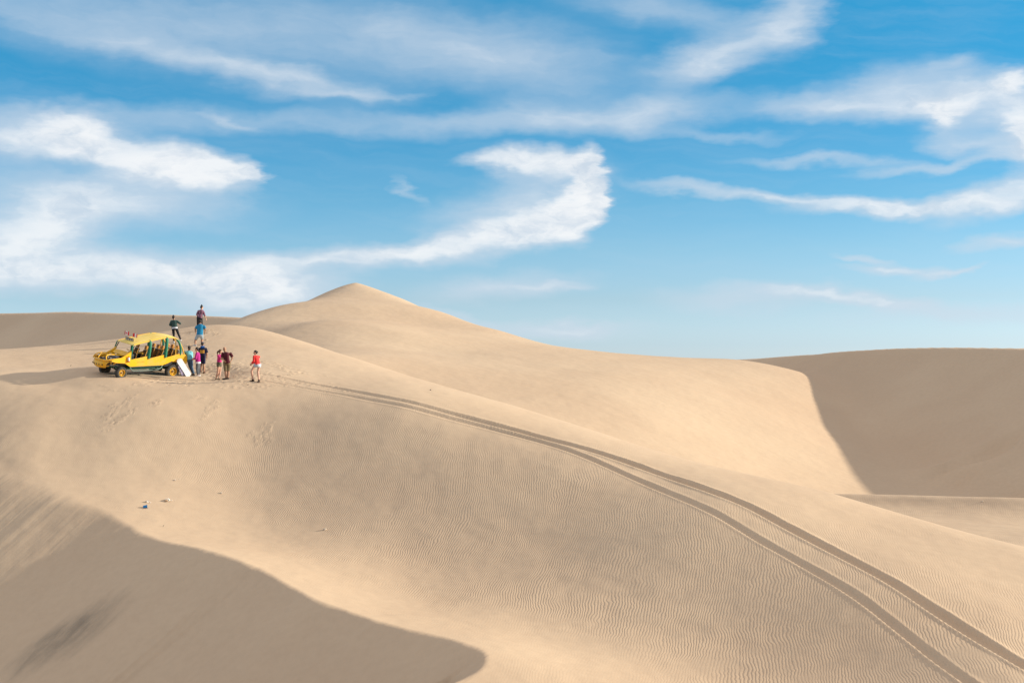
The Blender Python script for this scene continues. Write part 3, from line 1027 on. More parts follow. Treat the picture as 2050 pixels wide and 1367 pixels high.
# rear body, floor and tail
MB().prism([(-2.40, .64), (-2.40, 1.0), (-2.2, 1.12), (-2.17, 1.10), (-2.36, .98), (-2.36, .66)], -.827, .827).build('tail_panel', yellow, buggy)
tl = MB().box((-2.44, 0.50, 0.92), (0.10, 0.42, 0.22), None, 0.03)
tl.cone((-2.42, .62, .98), (-2.42, .28, .98), .11, .11, 18)
tl.build('fuel_tank', yellow, buggy)
MB().box((-0.6, 0, 0.55), (3.3, 1.62, 0.04)).build('floor_pan', black, buggy)
for sgn in (1, -1):
    MB().prism([(1.0, .58), (-2.1, .70), (-2.1, 1.12), (-1.06, .93), (-1.07, 1.08), (-.12, .91), (-.15, 1.04), (.98, .86)], sgn * .79, sgn * .826).build('inner_lining', black, buggy)
    MB().prism([(-1.02, .50), (-1.16, .74), (-1.44, .86), (-1.84, .82), (-2.15, .70), (-2.3, .58)], sgn * .30, sgn * .82).build('wheel_housing', black, buggy)
bl = MB().box((.05, 0, .44), (1.95, 1.24, .17), None, .03)
bl.box((1.45, 0, .50), (1.0, .66, .16), None, .03)
bl.build('belly_pan', dgreen, buggy)
for yy in (.62, -.62):
    MB().box((-2.415, yy, 0.80), (0.03, 0.14, 0.09), None, .01).build('tail_lamp', mat('red_lens', (.45, .015, .01), .2, 0, (.4, .01, .01)), buggy)

# green tube chassis and the grey side bar below the sill
ch = MB()
for sgn in (1, -1):
    ch.tube([(1.9, sgn * .45, .52), (1.1, sgn * .66, .40), (-1.0, sgn * .66, .42), (-1.5, sgn * .5, .55), (-2.3, sgn * .5, .60)], .04)
    ch.tube([(1.05, sgn * .80, .50), (-.95, sgn * .80, .54)], .03, smooth=1)
    for xx in (.9, .3, -.3, -.9):
        ch.cone((xx, sgn * .66, .41), (xx, sgn * .8, .51), .02, .02)
for xx in (1.5, .9, 0.1, -.7, -1.5):
    ch.cone((xx, -.66, .42), (xx, .66, .42), .03, .03)
ch.build('chassis', dgreen, buggy)
for sgn in (1, -1):
    MB().tube([(1.04, sgn * .86, .50), (.95, sgn * .92, .36), (.75, sgn * .94, .33), (-.35, sgn * .94, .35), (-.72, sgn * .92, .42), (-.88, sgn * .87, .58)], .024).build('side_step', sgrey, buggy)
# suspension, axles, engine
for sgn in (1, -1):
    su = MB()
    su.cone((WBF, 0.15 * sgn, .36), (WBF, TR * sgn * .85, .25), .035, .03, 12, True)
    su.cone((WBF + .25, 0.2 * sgn, .44), (WBF + .02, TR * sgn * .85, .27), .025, .025, 12, True)
    su.cone((WBF - .25, 0.2 * sgn, .44), (WBF - .02, TR * sgn * .85, .27), .025, .025, 12, True)
    su.build('suspension_arm', black, buggy)
    su = MB()
    su.cone((WBR, 0.0, .34), (WBR, TR * sgn * .85, .26), .06, .05, 12, True)
    su.cone((WBR + .6, .5 * sgn, .42), (WBR, TR * sgn * .8, .27), .035, .035, 12, True)
    su.build('axle', black, buggy)
for xx in (WBF + .03, WBR - .1):
    for sgn in (1, -1):
        sp = MB()
        a, b = Vector((xx, .42 * sgn, .74)), Vector((xx, .62 * sgn, .32))
        sp.cone(a, b, .022, .022)
        for k in range(9):
            c = a.lerp(b, .12 + k * .075)
            sp.lathe([(.05, -.008), (.058, 0), (.05, .008)], c, b - a, 14)
        sp.build('shock_absorber', steel, buggy)
en = MB()
en.box((1.62, 0, .66), (1.0, 1.36, .20), None, .03)
en.box((1.75, .42, .80), (.34, .30, .14), None, .03)
en.box((1.85, -.40, .80), (.28, .34, .12), None, .03)
en.box((1.35, .15, .84), (.35, .3, .12), None, .03)
en.lathe([(.12, 0), (.13, .03), (.13, .07), (.10, .10)], (1.7, -.15, .80), (0, 0, 1), 20)
for k in range(5):
    en.tube([(1.3 + k * .14, -.4, .76), (1.4 + k * .1, -.1, .90 + .02 * (k % 2)), (1.35 + k * .13, .35, .78)], .022)
en.build('engine', mat('engine_black', (.03, .03, .032), .5, .3, (.12, .11, .10), 14), buggy)
e2 = MB()
e2.lathe([(.07, 0), (.085, .02), (.085, .12), (.06, .14)], (1.82, .18, .78), (0, .3, 1), 18)
e2.lathe([(.05, 0), (.06, .02), (.06, .16), (.04, .18)], (1.45, -.28, .82), (0, 1, 0), 16)
e2.tube([(1.9, -.3, .78), (1.75, -.15, .88), (1.6, .1, .88), (1.5, .3, .80)], .028)
e2.box((2.0, .05, .72), (.08, .5, .18), None, .01)
e2.build('air_filter', steel, buggy)

# nose: dished bumper plate with round holes, tubes over the front
npl = MB()
rows = []
for i, (zt, yl, yr, xx) in enumerate([(.83, -.66, .76, 2.40), (.74, -.66, .72, 2.52), (.62, -.60, .64, 2.56), (.50, -.50, .52, 2.52), (.42, -.40, .40, 2.42)]):
    rows.append([(xx - .24 * abs(t) ** 2.4, yl + (yr - yl) * (t + 1) / 2, zt) for t in np.linspace(-1, 1, 13)])
npl.sheet(rows, .03)
nose = npl.build('bumper', yellow, buggy)
for k, t in enumerate(np.linspace(-.72, .72, 6)):
    yy = t * .66
    MB().lathe([(.001, 0), (.042, 0), (.042, .012), (.034, .014), (.001, .006)], (2.548 - .24 * abs(t) ** 2.4, yy, .61), (1, .25 * t, -.1), 16).build('hole', black, nose)
fr = MB()
top = [(1.62, .82, .97), (2.05, .80, .92), (2.34, .66, .87), (2.44, .3, .86), (2.47, 0, .86), (2.44, -.3, .86), (2.34, -.62, .87), (2.05, -.78, .92), (1.62, -.82, .97)]
fr.tube(top, .034)
fr.tube([(2.30, .66, .86), (2.22, .45, 1.02), (1.98, .30, 1.10), (1.55, .34, 1.08), (1.15, .60, 1.08)], .03)
fr.tube([(2.34, -.64, .86), (2.30, -.45, 1.04), (2.05, -.30, 1.13), (1.60, -.34, 1.10), (1.15, -.60, 1.08)], .03)
fr.tube([(2.46, 0.02, .86), (2.3, -.1, 1.0), (2.05, -.28, 1.12)], .022)
fr.cone((1.98, .30, 1.10), (2.05, -.30, 1.12), .024, .024, 10, True)
fr.cone((1.55, .34, 1.08), (1.60, -.34, 1.10), .024, .024, 10, True)
for sgn in (1, -1):
    fr.tube([(2.36, sgn * .42, .48), (2.0, sgn * .60, .60), (1.84, sgn * .78, .74)], .03)
    fr.cone((2.16, sgn * .8, .86), (2.0, sgn * .62, .60), .022, .022)
fr.build('nose_frame', yellow, buggy)
# sloping cowl between the front wheels and the windscreen
cw = []
for xx, zz, hw in [(1.02, 1.22, .80), (1.12, 1.16, .80), (1.24, 1.04, .78)]:
    cw.append([(xx, t * hw, zz + .03 * (1 - t * t)) for t in np.linspace(1, -1, 9)])
MB().sheet(cw, .02).build('cowl', yellow, buggy)
for sgn in (1, -1):
    g = [(1.03, 1.24), (1.30, 1.12), (1.62, .97), (2.0, .90), (1.98, .86), (1.55, .88), (1.05, 1.0)]
    MB().prism(g, sgn * .76, sgn * .827).build('fender', yellow, buggy)
    hl = MB().lathe([(.001, -.06), (.06, -.055), (.085, 0), (.085, .03), (.07, .034), (.001, .034)], (2.08, sgn * .46, 1.0), (1, 0, 0), 20).build('headlight', black, buggy)
    MB().lathe([(.001, 0), (.066, 0), (.05, .016), (.001, .02)], (2.117, sgn * .46, 1.0), (1, 0, 0), 20).build('lens', mat('lamp_glass', (.6, .6, .58), .1, .2), hl)
MB().box((1.5, 0, 1.0), (.04, .9, .10), Matrix.Rotation(R(-25), 3, 'Y'), .01).build('radiator', steel, buggy)

# windscreen posts (no glass), padded green posts, hoops, roof
for sgn in (1, -1):
    MB().tube([(1.30, sgn * .80, 1.10), (.95, sgn * .78, 1.33)], .05, smooth=1).build('windscreen_base', yellow, buggy)
    MB().tube([(.97, sgn * .78, 1.30), (.80, sgn * .76, 1.66)], .022, smooth=1).build('windscreen_post', black, buggy)
    MB().tube([(1.00, sgn * .84, .92), (.98, sgn * .84, 1.35), (.90, sgn * .78, 1.68)], [.03, .035, .03], smooth=4).build('front_post', green, buggy)
    MB().tube([(-.03, sgn * .84, .95), (-.06, sgn * .86, 1.45), (-.08, sgn * .82, 1.80), (-.08, sgn * .74, 1.88)], [.085, .085, .085, .06], n=12).build('padded_post', green, buggy)
    MB().tube([(-1.04, sgn * .84, 1.0), (-1.06, sgn * .86, 1.6), (-1.08, sgn * .82, 1.97), (-1.08, sgn * .74, 2.05)], [.085, .085, .085, .06], n=12).build('padded_post', green, buggy)
    MB().tube([(-1.96, sgn * .84, 1.12), (-1.94, sgn * .85, 1.5), (-1.84, sgn * .82, 1.80), (-1.70, sgn * .78, 1.95)], [.05, .06, .06, .045], n=12).build('padded_post', green, buggy)
    MB().tube([(.85, sgn * .78, 1.68), (.4, sgn * .80, 1.78), (-.08, sgn * .81, 1.88), (-1.08, sgn * .80, 2.06), (-1.55, sgn * .79, 2.02), (-1.85, sgn * .80, 1.83), (-2.05, sgn * .82, 1.52), (-2.2, sgn * .83, 1.12)], .034, smooth=6).build('roof_rail', yellow, buggy)
hp = MB()
hp.tube([(-1.70, .78, 1.10), (-1.72, .70, 1.70), (-1.74, .45, 1.93), (-1.74, 0, 1.99), (-1.74, -.45, 1.93), (-1.72, -.70, 1.70), (-1.70, -.78, 1.10)], .028)
hp.tube([(-.08, .78, 1.87), (-.08, 0, 1.92), (-.08, -.78, 1.87)], .026)
hp.tube([(-1.08, .78, 2.05), (-1.08, 0, 2.10), (-1.08, -.78, 2.05)], .026)
hp.tube([(.30, .80, 1.22), (.42, .3, 1.20), (.42, -.3, 1.20), (.30, -.80, 1.22)], .024)
hp.cone((-2.1, .8, 1.4), (-2.1, -.8, 1.4), .024, .024)
hp.build('roll_bar', yellow, buggy)
rf = []
for xx, zz in [(.92, 1.655), (.86, 1.70), (.6, 1.765), (.25, 1.84), (-.1, 1.91), (-.5, 1.99), (-.85, 2.055), (-1.1, 2.09), (-1.35, 2.09), (-1.6, 2.06), (-1.78, 1.99)]:
    rf.append([(xx - .03 * (1 - t * t) * (xx > .8) * -3, t * .84, zz + .045 * (1 - t * t) - .03 * abs(t) ** 6) for t in np.linspace(1, -1, 15)])
MB().sheet(rf, .025).build('roof', roofmat, buggy)

# seats
def seat(x, y):
    b = MB()
    b.box((x - .02, y, .74), (.46, .34, .14), roty(R(-8)), .04)
    b.box((x - .27, y, 1.05), (.12, .32, .60), roty(R(-17)), .045)
    o = b.build('seat', seatmat, buggy)
    s_ = MB()
    for sg in (1, -1):
        s_.tube([(x - .16, y + sg * .165, .80), (x - .21, y + sg * .17, 1.05), (x - .32, y + sg * .15, 1.33)], [.035, .03, .025])
        s_.tube([(x - .12, y + sg * .045, .82), (x - .185, y + sg * .05, 1.05), (x - .27, y + sg * .07, 1.30)], .014)
    s_.build('trim', trim, o)
    MB().box((x - .36, y, 1.46), (.11, .21, .22), roty(R(-14)), .05).build('headrest', trim, o)


for y in (.42, -.42):
    seat(.24, y)
for y in (.43, 0, -.43):
    seat(-.74, y)
for y in (.46, 0, -.46):
    seat(-1.62, y)
# dashboard and steering wheel
MB().box((.86, 0, 1.06), (.16, 1.5, .22), None, .04).build('dashboard', black, buggy)
st = MB()
cst = Vector((.55, .42, 1.12)); ast = Vector((-.75, 0, .45)).normalized(); qst = ast.to_track_quat('Z', 'Y')
st.tube([tuple(cst + qst @ Vector((math.cos(a) * .17, math.sin(a) * .17, 0))) for a in np.linspace(0, 2 * math.pi, 17)], .014, smooth=2)
for k in range(3):
    a = k * 2.09 + .5
    st.cone(cst, cst + qst @ Vector((math.cos(a) * .17, math.sin(a) * .17, 0)), .012, .010)
st.cone(cst, cst - ast * .35, .02, .02)
st.build('steering_wheel', black, buggy)
# fire extinguisher on the near front corner
fx = MB().lathe([(.001, 0), (.052, 0), (.055, .02), (.055, .20), (.03, .24), (.02, .26), (.001, .26)], (1.17, .915, .80), (.08, 0, 1), 18).build('fire_extinguisher', mat('white_enamel', (.75, .73, .70), .3, 0, (.68, .66, .62)), buggy)
re_ = mat('red_enamel', (.62, .03, .012), .35)
MB().lathe([(.057, 0), (.0575, .06), (.001, .061)], (1.17, .915, .80), (.08, 0, 1), 18).build('base_ring', re_, fx)
f2 = MB().lathe([(.03, 0), (.03, .05), (.001, .055)], (1.19, .915, 1.03), (.08, 0, 1), 12)
f2.box((1.2, .93, 1.085), (.09, .02, .02))
f2.build('valve', re_, fx)
# faint worn lettering on the near side panel: only strokes can be made out
ink = mat('faded_ink', (.45, .24, .02), .6)
for k in range(9):
    x0 = .62 - k * .05
    dc = MB().box((x0, .8612, .765 + .003 * k), (.012, .002, .055), roty(R(6)))
    if k % 3 != 1:
        dc.box((x0 - .014, .8614, .765 + .003 * k + (.022 if k % 2 else -.022)), (.030, .0024, .010))
    dc.build('letter', ink, buggy)
# name board on the roof front
sb = MB()
for zz in (1.76, 1.93):
    sb.cone((.66, .38, zz), (.66, -.40, zz), .010, .010)
for yy in (.38, -.40):
    sb.cone((.66, yy, 1.72), (.66, yy, 1.93), .010, .010)
sb.box((.655, -.01, 1.845), (.010, .78, .165))
sg = sb.build('name_board', mat('board_dark', (.10, .085, .07), .6), buggy)
y0 = .33
lm = mat('pale_letters', (.72, .68, .60), .5)
STROKES = [[(0, 0, 0, 1), (0, 1, .7, 0), (.7, 0, .7, 1)], [(.3, 0, .3, 1)], [(0, 1, .35, 0), (.35, 0, .7, 1)], [(0, 0, 0, 1), (0, 0, .7, 0)], [(0, 0, .35, 1), (.35, 1, .7, 0)],
           [(0, 0, 0, 1), (0, .5, .7, 1)], [(0, 0, .7, 1)], [(0, 0, .7, 1), (.7, 0, 0, 1)]]
for strokes in STROKES:                                    # unreadable in the photograph: pale strokes only
    let = MB()
    for (a0, a1, b0_, b1) in strokes:
        let.cone((.668, y0 - a0 * .09, 1.785 + a1 * .11), (.668, y0 - b0_ * .09, 1.785 + b1 * .11), .009, .009, 6)
    let.build('letter', lm, sg)
    y0 -= .09

# two little flags on the roof, each fixed to the buggy
fred = mat('flag_red', (.72, .03, .03), .7, 0, (.62, .02, .02)); fwhite = mat('flag_white', (.82, .80, .78), .7, 0, (.75, .72, .72))


def flag(x, y, z, kind):
    o = MB().cone((x, y, z - .30), (x + .01, y, z + .24), .008, .006).build('flag', steel, buggy)
    def strip(t0, t1, m, nm):
        g = []
        for t in np.linspace(t0, t1, 5):
            g.append([(x - .25 * t * .55, y + .25 * t * .83 + .012 * math.sin(t * 7), z + .22 - s_ * .20 + .015 * math.sin(t * 6)) for s_ in (0, .33, .66, 1)])
        MB().sheet(g, .003).build(nm, m, o)
    if kind == 0:                                        # white with a red leaf shape and red bands at both ends
        strip(0, .14, fred, 'red_band'); strip(.14, .74, fwhite, 'white_field'); strip(.74, 1, fred, 'red_band')
        lf = MB()
        pts = []
        for k in range(14):
            a = k * 2 * math.pi / 14 + math.pi / 2
            r_ = .055 if k % 2 == 0 else .028
            pts.append((math.cos(a) * r_, math.sin(a) * r_))
        M_ = Matrix.Translation((x - .25 * .44 * .55, y + .25 * .44 * .83 - .004, z + .12)) @ Matrix.Rotation(math.atan2(.83, -.55), 4, 'Z')
        lf.prism(pts, -.012, .012)
        bmesh.ops.transform(lf.bm, matrix=M_, verts=lf.bm.verts)
        lf.build('leaf_emblem', fred, o, smooth=False)
    else:
        strip(0, .42, fred, 'red_band'); strip(.42, .82, fwhite, 'white_band'); strip(.82, 1, fred, 'red_band')
    return o


flag(.70, -.46, 2.02, 0)
flag(.62, .22, 1.99, 1)


# ------------------------------------------------------------------ people
skin_l = mat('skin_light', (.60, .34, .23), .6, 0, (.54, .29, .19), 8); skin_m = mat('skin_tan', (.42, .22, .13), .6, 0, (.36, .18, .10), 8); skin_d = mat('skin_brown', (.16, .075, .045), .6, 0, (.13, .06, .035), 8)
hair_d = mat('hair_dark', (.02, .014, .010), .7); hair_b = mat('hair_brown', (.11, .06, .03), .7)
eye_m = mat('eye_dark', (.02, .015, .012), .3); lip_m = mat('lips', (.40, .13, .11), .6)


def cloth(name, col, col2=None):
    return mat(name, col, .82, 0, col2 or tuple(c * .72 for c in col), 9, bump=.006, spec=.25, sheen=.1)


def plaid(name):
    m = cloth(name, (.05, .03, .07))
    t = m.node_tree; n = N(t)
    tcp = n.node('ShaderNodeTexCoord').outputs['Object']
    sp = n.node('ShaderNodeSeparateXYZ'); n.link(tcp, sp.inputs[0])
    a = n.math('GREATER_THAN', n.math('SINE', n.math('MULTIPLY', n.math('ADD', sp.outputs[0], sp.outputs[1]), 75)), .35)
    b = n.math('GREATER_THAN', n.math('SINE', n.math('MULTIPLY', sp.outputs[2], 75)), .35)
    f = n.math('MULTIPLY', n.math('ADD', a, b), .5)
    c = n.ramp(f, [(0, (.030, .016, .045)), (.5, (.22, .05, .09)), (1, (.62, .45, .52))], 'CONSTANT')
    bs = next(k for k in t.nodes if k.type == 'BSDF_PRINCIPLED')
    n.link(c, bs.inputs['Base Color'])
    return m


def back_print(m, cz, col, hw=.13, hh=.09):
    """an ink print on the back of a shirt, in the shirt's own coordinates"""
    t = m.node_tree; n = N(t)
    tcp = n.node('ShaderNodeTexCoord').outputs['Object']
    sp = n.node('ShaderNodeSeparateXYZ'); n.link(tcp, sp.inputs[0])
    fx = n.math('LESS_THAN', n.math('ABSOLUTE', sp.outputs[0]), hw)
    fz = n.math('LESS_THAN', n.math('ABSOLUTE', n.math('SUBTRACT', sp.outputs[2], cz)), hh)
    fy = n.math('LESS_THAN', sp.outputs[1], 0.0)
    ink = n.smooth(n.noise(n.vmath('MULTIPLY', tcp, (1, 1, 2)), 14, 3, .6), .36, .46)
    f = n.math('MULTIPLY', n.math('MULTIPLY', fx, fz), n.math('MULTIPLY', fy, ink))
    bs = next(k for k in t.nodes if k.type == 'BSDF_PRINCIPLED')
    old = bs.inputs['Base Color'].links[0].from_socket
    n.link(n.mix(f, old, (*col, 1)), bs.inputs['Base Color'])
    return m


def fuse(mb, name, m, parent, voxel=.014, smooth=6):
    """melt the collected shapes into one continuous surface"""
    me = bpy.data.meshes.new('tmp'); mb.bm.to_mesh(me); mb.bm.free()
    o = bpy.data.objects.new('tmp', me); C.objects.link(o)
    r = o.modifiers.new('r', 'REMESH'); r.mode = 'VOXEL'; r.voxel_size = voxel; r.use_smooth_shade = True
    s = o.modifiers.new('s', 'SMOOTH'); s.factor = .5; s.iterations = smooth
    dg = bpy.context.evaluated_depsgraph_get()
    nm = bpy.data.meshes.new_from_object(o.evaluated_get(dg))
    bpy.data.objects.remove(o); bpy.data.meshes.remove(me)
    nm.name = name
    nm.polygons.foreach_set('use_smooth', [True] * len(nm.polygons))
    nm.materials.clear(); nm.materials.append(m)
    ob = bpy.data.objects.new(name, nm); C.objects.link(ob); ob.parent = parent
    return ob


def frame(z, f):
    """axes: side (to the person's right), front, up"""
    z = Vector(z).normalized(); f = Vector(f)
    f = (f - z * f.dot(z)).normalized()
    s = f.cross(z).normalized()
    return Matrix((s, f, z)).transposed()


def person(spec):
    """joints are given in a 7.595x enlargement of the photograph whose corner is pixel (320, 600), plus a depth in metres"""
    fu, fv = spec['foot']
    px, py = 320 + fu / 7.595, 600 + fv / 7.595
    g = cast(px, py)
    sc = 7.595 * FPX / g[1]
    def J(t):
        return Vector(((t[0] - fu) / sc, t[2] if len(t) > 2 else 0.0, (fv - t[1]) / sc))
    face = Vector((*spec['face'], 0)).normalized()
    root = empty('person', spec['label'], 'person', None, Matrix.Translation(Vector(g)))
    j = {k: J(v) for k, v in spec['j'].items()}
    k = spec.get('build', 1.0) * 1.06
    # feet onto the sand
    for a in ('aL', 'aR'):
        wx, wy = g[0] + j[a].x, g[1] + j[a].y
        gz_ = ground_z(wx, wy) - g[2]
        lift = gz_ + .085 - j[a].z
        j[a].z += max(min(lift, .25), -.25) if spec.get('plant', True) else 0
    hipm = (j['hL'] + j['hR']) / 2; shm = (j['sL'] + j['sR']) / 2
    F = frame(j['n'] - hipm, face)
    toL = {}
    side = F.col[0]
    right = 'R' if (j['sR'] - j['sL']).dot(side) > 0 else 'L'
    skin = spec['skin']
    b = MB()
    # head
    hd = j['head']
    look = Vector((*spec.get('look', spec['face']), spec.get('tilt', -.15))).normalized()
    H = frame(Vector((0, 0, 1)) - look * look.z * 1.0 + (j['head'] - j['n']).normalized() * .6, look)
    def hp_(x, y, z): return hd + H @ Vector((x, y, z))
    b.ell(hp_(0, -.008, .02), (.074, .092, .098), H, 3)
    b.ell(hp_(0, .028, -.055), (.050, .056, .058), H)
    b.ell(hp_(0, .096, -.012), (.013, .020, .024), H)
    b.ell(hp_(0, .085, .012), (.009, .012, .03), H)
    for s_ in (-1, 1):
        b.ell(hp_(.076 * s_, -.004, -.006), (.012, .020, .032), H)
    b.cone(hd - Vector((0, 0, .05)), j['n'] - (j['n'] - hipm).normalized() * .04, .052 * k, .062 * k, 14, True)
    # trunk
    up = (j['n'] - hipm); L = up.length; u = up.normalized()
    cst = hipm + u * L * .70
    b.ell(cst, (.155 * k, .105 * k, L * .32), F, 3)
    b.ell(hipm + u * L * .34, (.135 * k, .10 * k, L * .28), F, 3)
    b.ell(hipm + u * .02, (.150 * k, .108 * k, .13), F, 3)
    for s_ in 'LR':
        b.ell(j['s' + s_], (.062 * k,) * 3)
        b.cone(cst + u * .06, j['s' + s_], .085 * k, .06 * k, 12)
        b.cone(j['s' + s_], j['e' + s_], .050 * k, .039 * k, 12, True)
        b.cone(j['e' + s_], j['w' + s_], .040 * k, .027 * k, 12, True)
        b.cone(j['h' + s_], j['k' + s_], .092 * k, .058 * k, 14, True)
        b.cone(j['k' + s_], (j['k' + s_] * .6 + j['a' + s_] * .4), .057 * k, .062 * k, 12, True)
        b.cone((j['k' + s_] * .6 + j['a' + s_] * .4), j['a' + s_], .062 * k, .038 * k, 12, True)
        ft = Vector((*spec.get('toe' + s_, spec['face']), 0)).normalized()
        hl = j['a' + s_] - ft * .04 + Vector((0, 0, -.045)); te = j['a' + s_] + ft * .15 + Vector((0, 0, -.06))
        b.cone(hl, te, .036, .026, 10, True)
    body = fuse(b, 'body', skin, root, .0135)
    # hands: palm, four fingers of different length, a thumb from the side; joined to the same mesh
    hb = bmesh.new(); hb.from_mesh(body.data)
    hm = MB(); hm.bm.free(); hm.bm = hb
    for s_ in 'LR':
        d = (j['w' + s_] - j['e' + s_]).normalized()
        inn = (hipm + u * .2 - j['w' + s_]); inn = (inn - d * inn.dot(d))
        inn = inn.normalized() if inn.length > .01 else Vector((1, 0, 0))
        sd = d.cross(inn).normalized()
        if sd.dot(face) < 0: sd = -sd
        PM = Matrix((sd, inn, d)).transposed()
        w_ = j['w' + s_]
        hm.ell(w_ + d * .045, (.040, .017, .055), PM)
        for i_, (off, ln) in enumerate([(.028, .070), (.010, .078), (-.009, .073), (-.027, .058)]):
            p0 = w_ + d * .080 + sd * off
            p1 = p0 + (d + inn * .25).normalized() * ln * .5
            p2 = p1 + (d + inn * .9).normalized() * ln * .5
            hm.cone(p0, p1, .0095, .0085, 8, True); hm.cone(p1, p2, .0085, .007, 8, True)
        t0 = w_ + d * .025 + sd * .032
        t1 = t0 + (d * .6 + sd * .8).normalized() * .034
        t2 = t1 + (d * .9 + sd * .35 + inn * .4).normalized() * .03
        hm.cone(t0, t1, .012, .010, 8, True); hm.cone(t1, t2, .010, .008, 8, True)
    hb.to_mesh(body.data); hb.free()
    body.data.polygons.foreach_set('use_smooth', [True] * len(body.data.polygons))
    for s_ in (-1, 1):
        MB().ell(hp_(.031 * s_, .078, .018), (.011, .008, .007), H, 1).build('eye', eye_m, root)
    MB().ell(hp_(0, .083, -.058), (.022, .008, .006), H, 1).build('mouth', lip_m, root)

    # shirt
    c = MB(); gk = .020 * spec.get('loose', 1)
    hem = spec.get('hem', 0.02)                                   # how far below the hip line the shirt reaches
    c.ell(cst, (.155 * k + gk, .105 * k + gk, L * .30 + gk), F, 3)
    c.cone(hipm - u * hem, cst, .155 * k + gk * 1.2, .160 * k + gk, 24, False, .74) if False else None
    # lofted trunk with a flat hem
    rings = []
    for t, wx, wy in [(-hem, .165, .118), (.10, .150, .110), (L * .45, .146, .106), (L * .70, .165, .112), (L * .88, .140, .088), (L * .97, .080, .066)]:
        cc = hipm + u * t
        rings.append([c.bm.verts.new(cc + F @ Vector((math.cos(a) * (wx * k + gk), math.sin(a) * (wy * k + gk), 0))) for a in np.linspace(0, 2 * math.pi, 24, endpoint=False)])
    for a_, b_ in zip(rings[:-1], rings[1:]):
        for i in range(24):
            c.bm.faces.new((a_[i], a_[(i + 1) % 24], b_[(i + 1) % 24], b_[i]))
    c.bm.faces.new(rings[0][::-1]); c.bm.faces.new(rings[-1])
    for s_ in 'LR':
        S, E, W = j['s' + s_], j['e' + s_], j['w' + s_]
        c.ell(S, (.050 * k + gk * .8,) * 3, None, 3)
        c.cone(cst + u * .04, S, .095 * k, .050 * k + gk * .6, 14)
        if spec['sleeve'] == 'short':
            c.cone(S.lerp(E, .12), S.lerp(E, .80), .050 * k + gk * .9, .052 * k + gk * 1.2, 16)
        elif spec['sleeve'] == 'long':
            c.cone(S.lerp(E, .1), E, .052 * k + gk * .9, .048 * k + gk * .7, 16); c.ell(E, (.048 * k + gk * .7,) * 3)
            c.cone(E, E.lerp(W, .93), .048 * k + gk * .7, .036 * k + gk * .5, 16)
        elif spec['sleeve'] == 'mid':
            c.cone(S.lerp(E, .1), E, .052 * k + gk * .9, .050 * k + gk * .7, 16); c.ell(E, (.046 * k + gk * .6,) * 3)
            c.cone(E, E.lerp(W, .25), .048 * k + gk * .7, .043 * k + gk * .7, 16)
    bmesh.ops.recalc_face_normals(c.bm, faces=c.bm.faces)
    fuse(c, spec.get('topname', 'shirt'), spec['top'], root, .013, 4)
    if 'under' in spec:                                           # the hem of a shirt below a jacket
        c = MB(); rr = []
        for t in (-.085 - hem, .02):
            rr.append([c.bm.verts.new(hipm + u * t + F @ Vector((math.cos(a) * (.168 * k + gk * .9), math.sin(a) * (.118 * k + gk * .9), 0))) for a in np.linspace(0, 2 * math.pi, 24, endpoint=False)])
        for i in range(24):
            c.bm.faces.new((rr[0][i], rr[0][(i + 1) % 24], rr[1][(i + 1) % 24], rr[1][i]))
        c.bm.faces.new(rr[0][::-1]); c.bm.faces.new(rr[1])
        c.build('shirt_hem', spec['under'], root)

    # trousers or shorts
    c = MB()
    c.ell(hipm - u * .01, (.158 * k + .014, .118 * k + .014, .135), F, 3)
    for s_ in 'LR':
        Hh, K_, A = j['h' + s_], j['k' + s_], j['a' + s_]
        if spec['legs'] == 'long':
            c.cone(Hh, K_, .096 * k, .070 * k, 18, True)
            c.cone(K_, A + (K_ - A).normalized() * .02, .068 * k, .052 * k, 18)
            c.ell(K_, (.068 * k,) * 3)
        else:
            e_ = Hh.lerp(K_, spec['legs'])
            c.cone(Hh + (Hh - K_).normalized() * .02, e_, .098 * k, (.092 if spec['legs'] < .8 else .080) * k, 20)
            c.ell(Hh, (.098 * k,) * 3)
    fuse(c, 'shorts' if spec['legs'] != 'long' else 'trousers', spec['bottom'], root, .013, 3)

    # shoes
    for s_ in 'LR':
        A = j['a' + s_]; ft = Vector((*spec.get('toe' + s_, spec['face']), 0)).normalized()
        c = MB()
        hl, te = A - ft * .045 + Vector((0, 0, -.045)), A + ft * .16 + Vector((0, 0, -.058))
        c.cone(hl, te, .046, .034, 14, True)
        c.cone(hl + Vector((0, 0, -.022)), te + Vector((0, 0, -.012)), .045, .036, 14, True, None)
        if spec.get('boots'):
            c.cone(A + Vector((0, 0, -.05)), A + Vector((0, 0, .045)), .052, .050, 16)
        else:
            c.cone(A + Vector((0, 0, -.05)), A + Vector((0, 0, -.012)), .050, .045, 16)
        fuse(c, 'shoe', spec['shoes'], root, .012, 3)

    # hair
    hs = spec.get('hair', 'short')
    if hs != 'bald':
        c = MB()
        c.ell(hp_(0, -.022, .038), (.084, .092, .094), H, 3)
        c.ell(hp_(0, -.052, -.012), (.074, .062, .078), H, 3)
        if hs == 'bun':
            c.ell(hp_(*spec.get('bun', (0, -.10, .08))), (.042, .042, .040), H)
        if hs == 'tail':
            c.tube([tuple(hp_(0, -.085, .03)), tuple(hp_(0, -.15, -.02)), tuple(hp_(0, -.155, -.11)), tuple(hp_(0, -.12, -.20))], [.035, .042, .034, .012])
        if hs == 'bushy':
            c.ell(hp_(0, -.03, .02), (.105, .10, .115), H, 3)
        fuse(c, 'hair', spec['hcol'], root, .012, 2)
    if spec.get('cap'):
        c = MB()
        c.ell(hp_(0, -.006, .062), (.088, .102, .072), H, 3)
        c.ell(hp_(0, .10, .055), (.065, .065, .010), H)
        fuse(c, 'cap', spec['cap'], root, .010, 1)
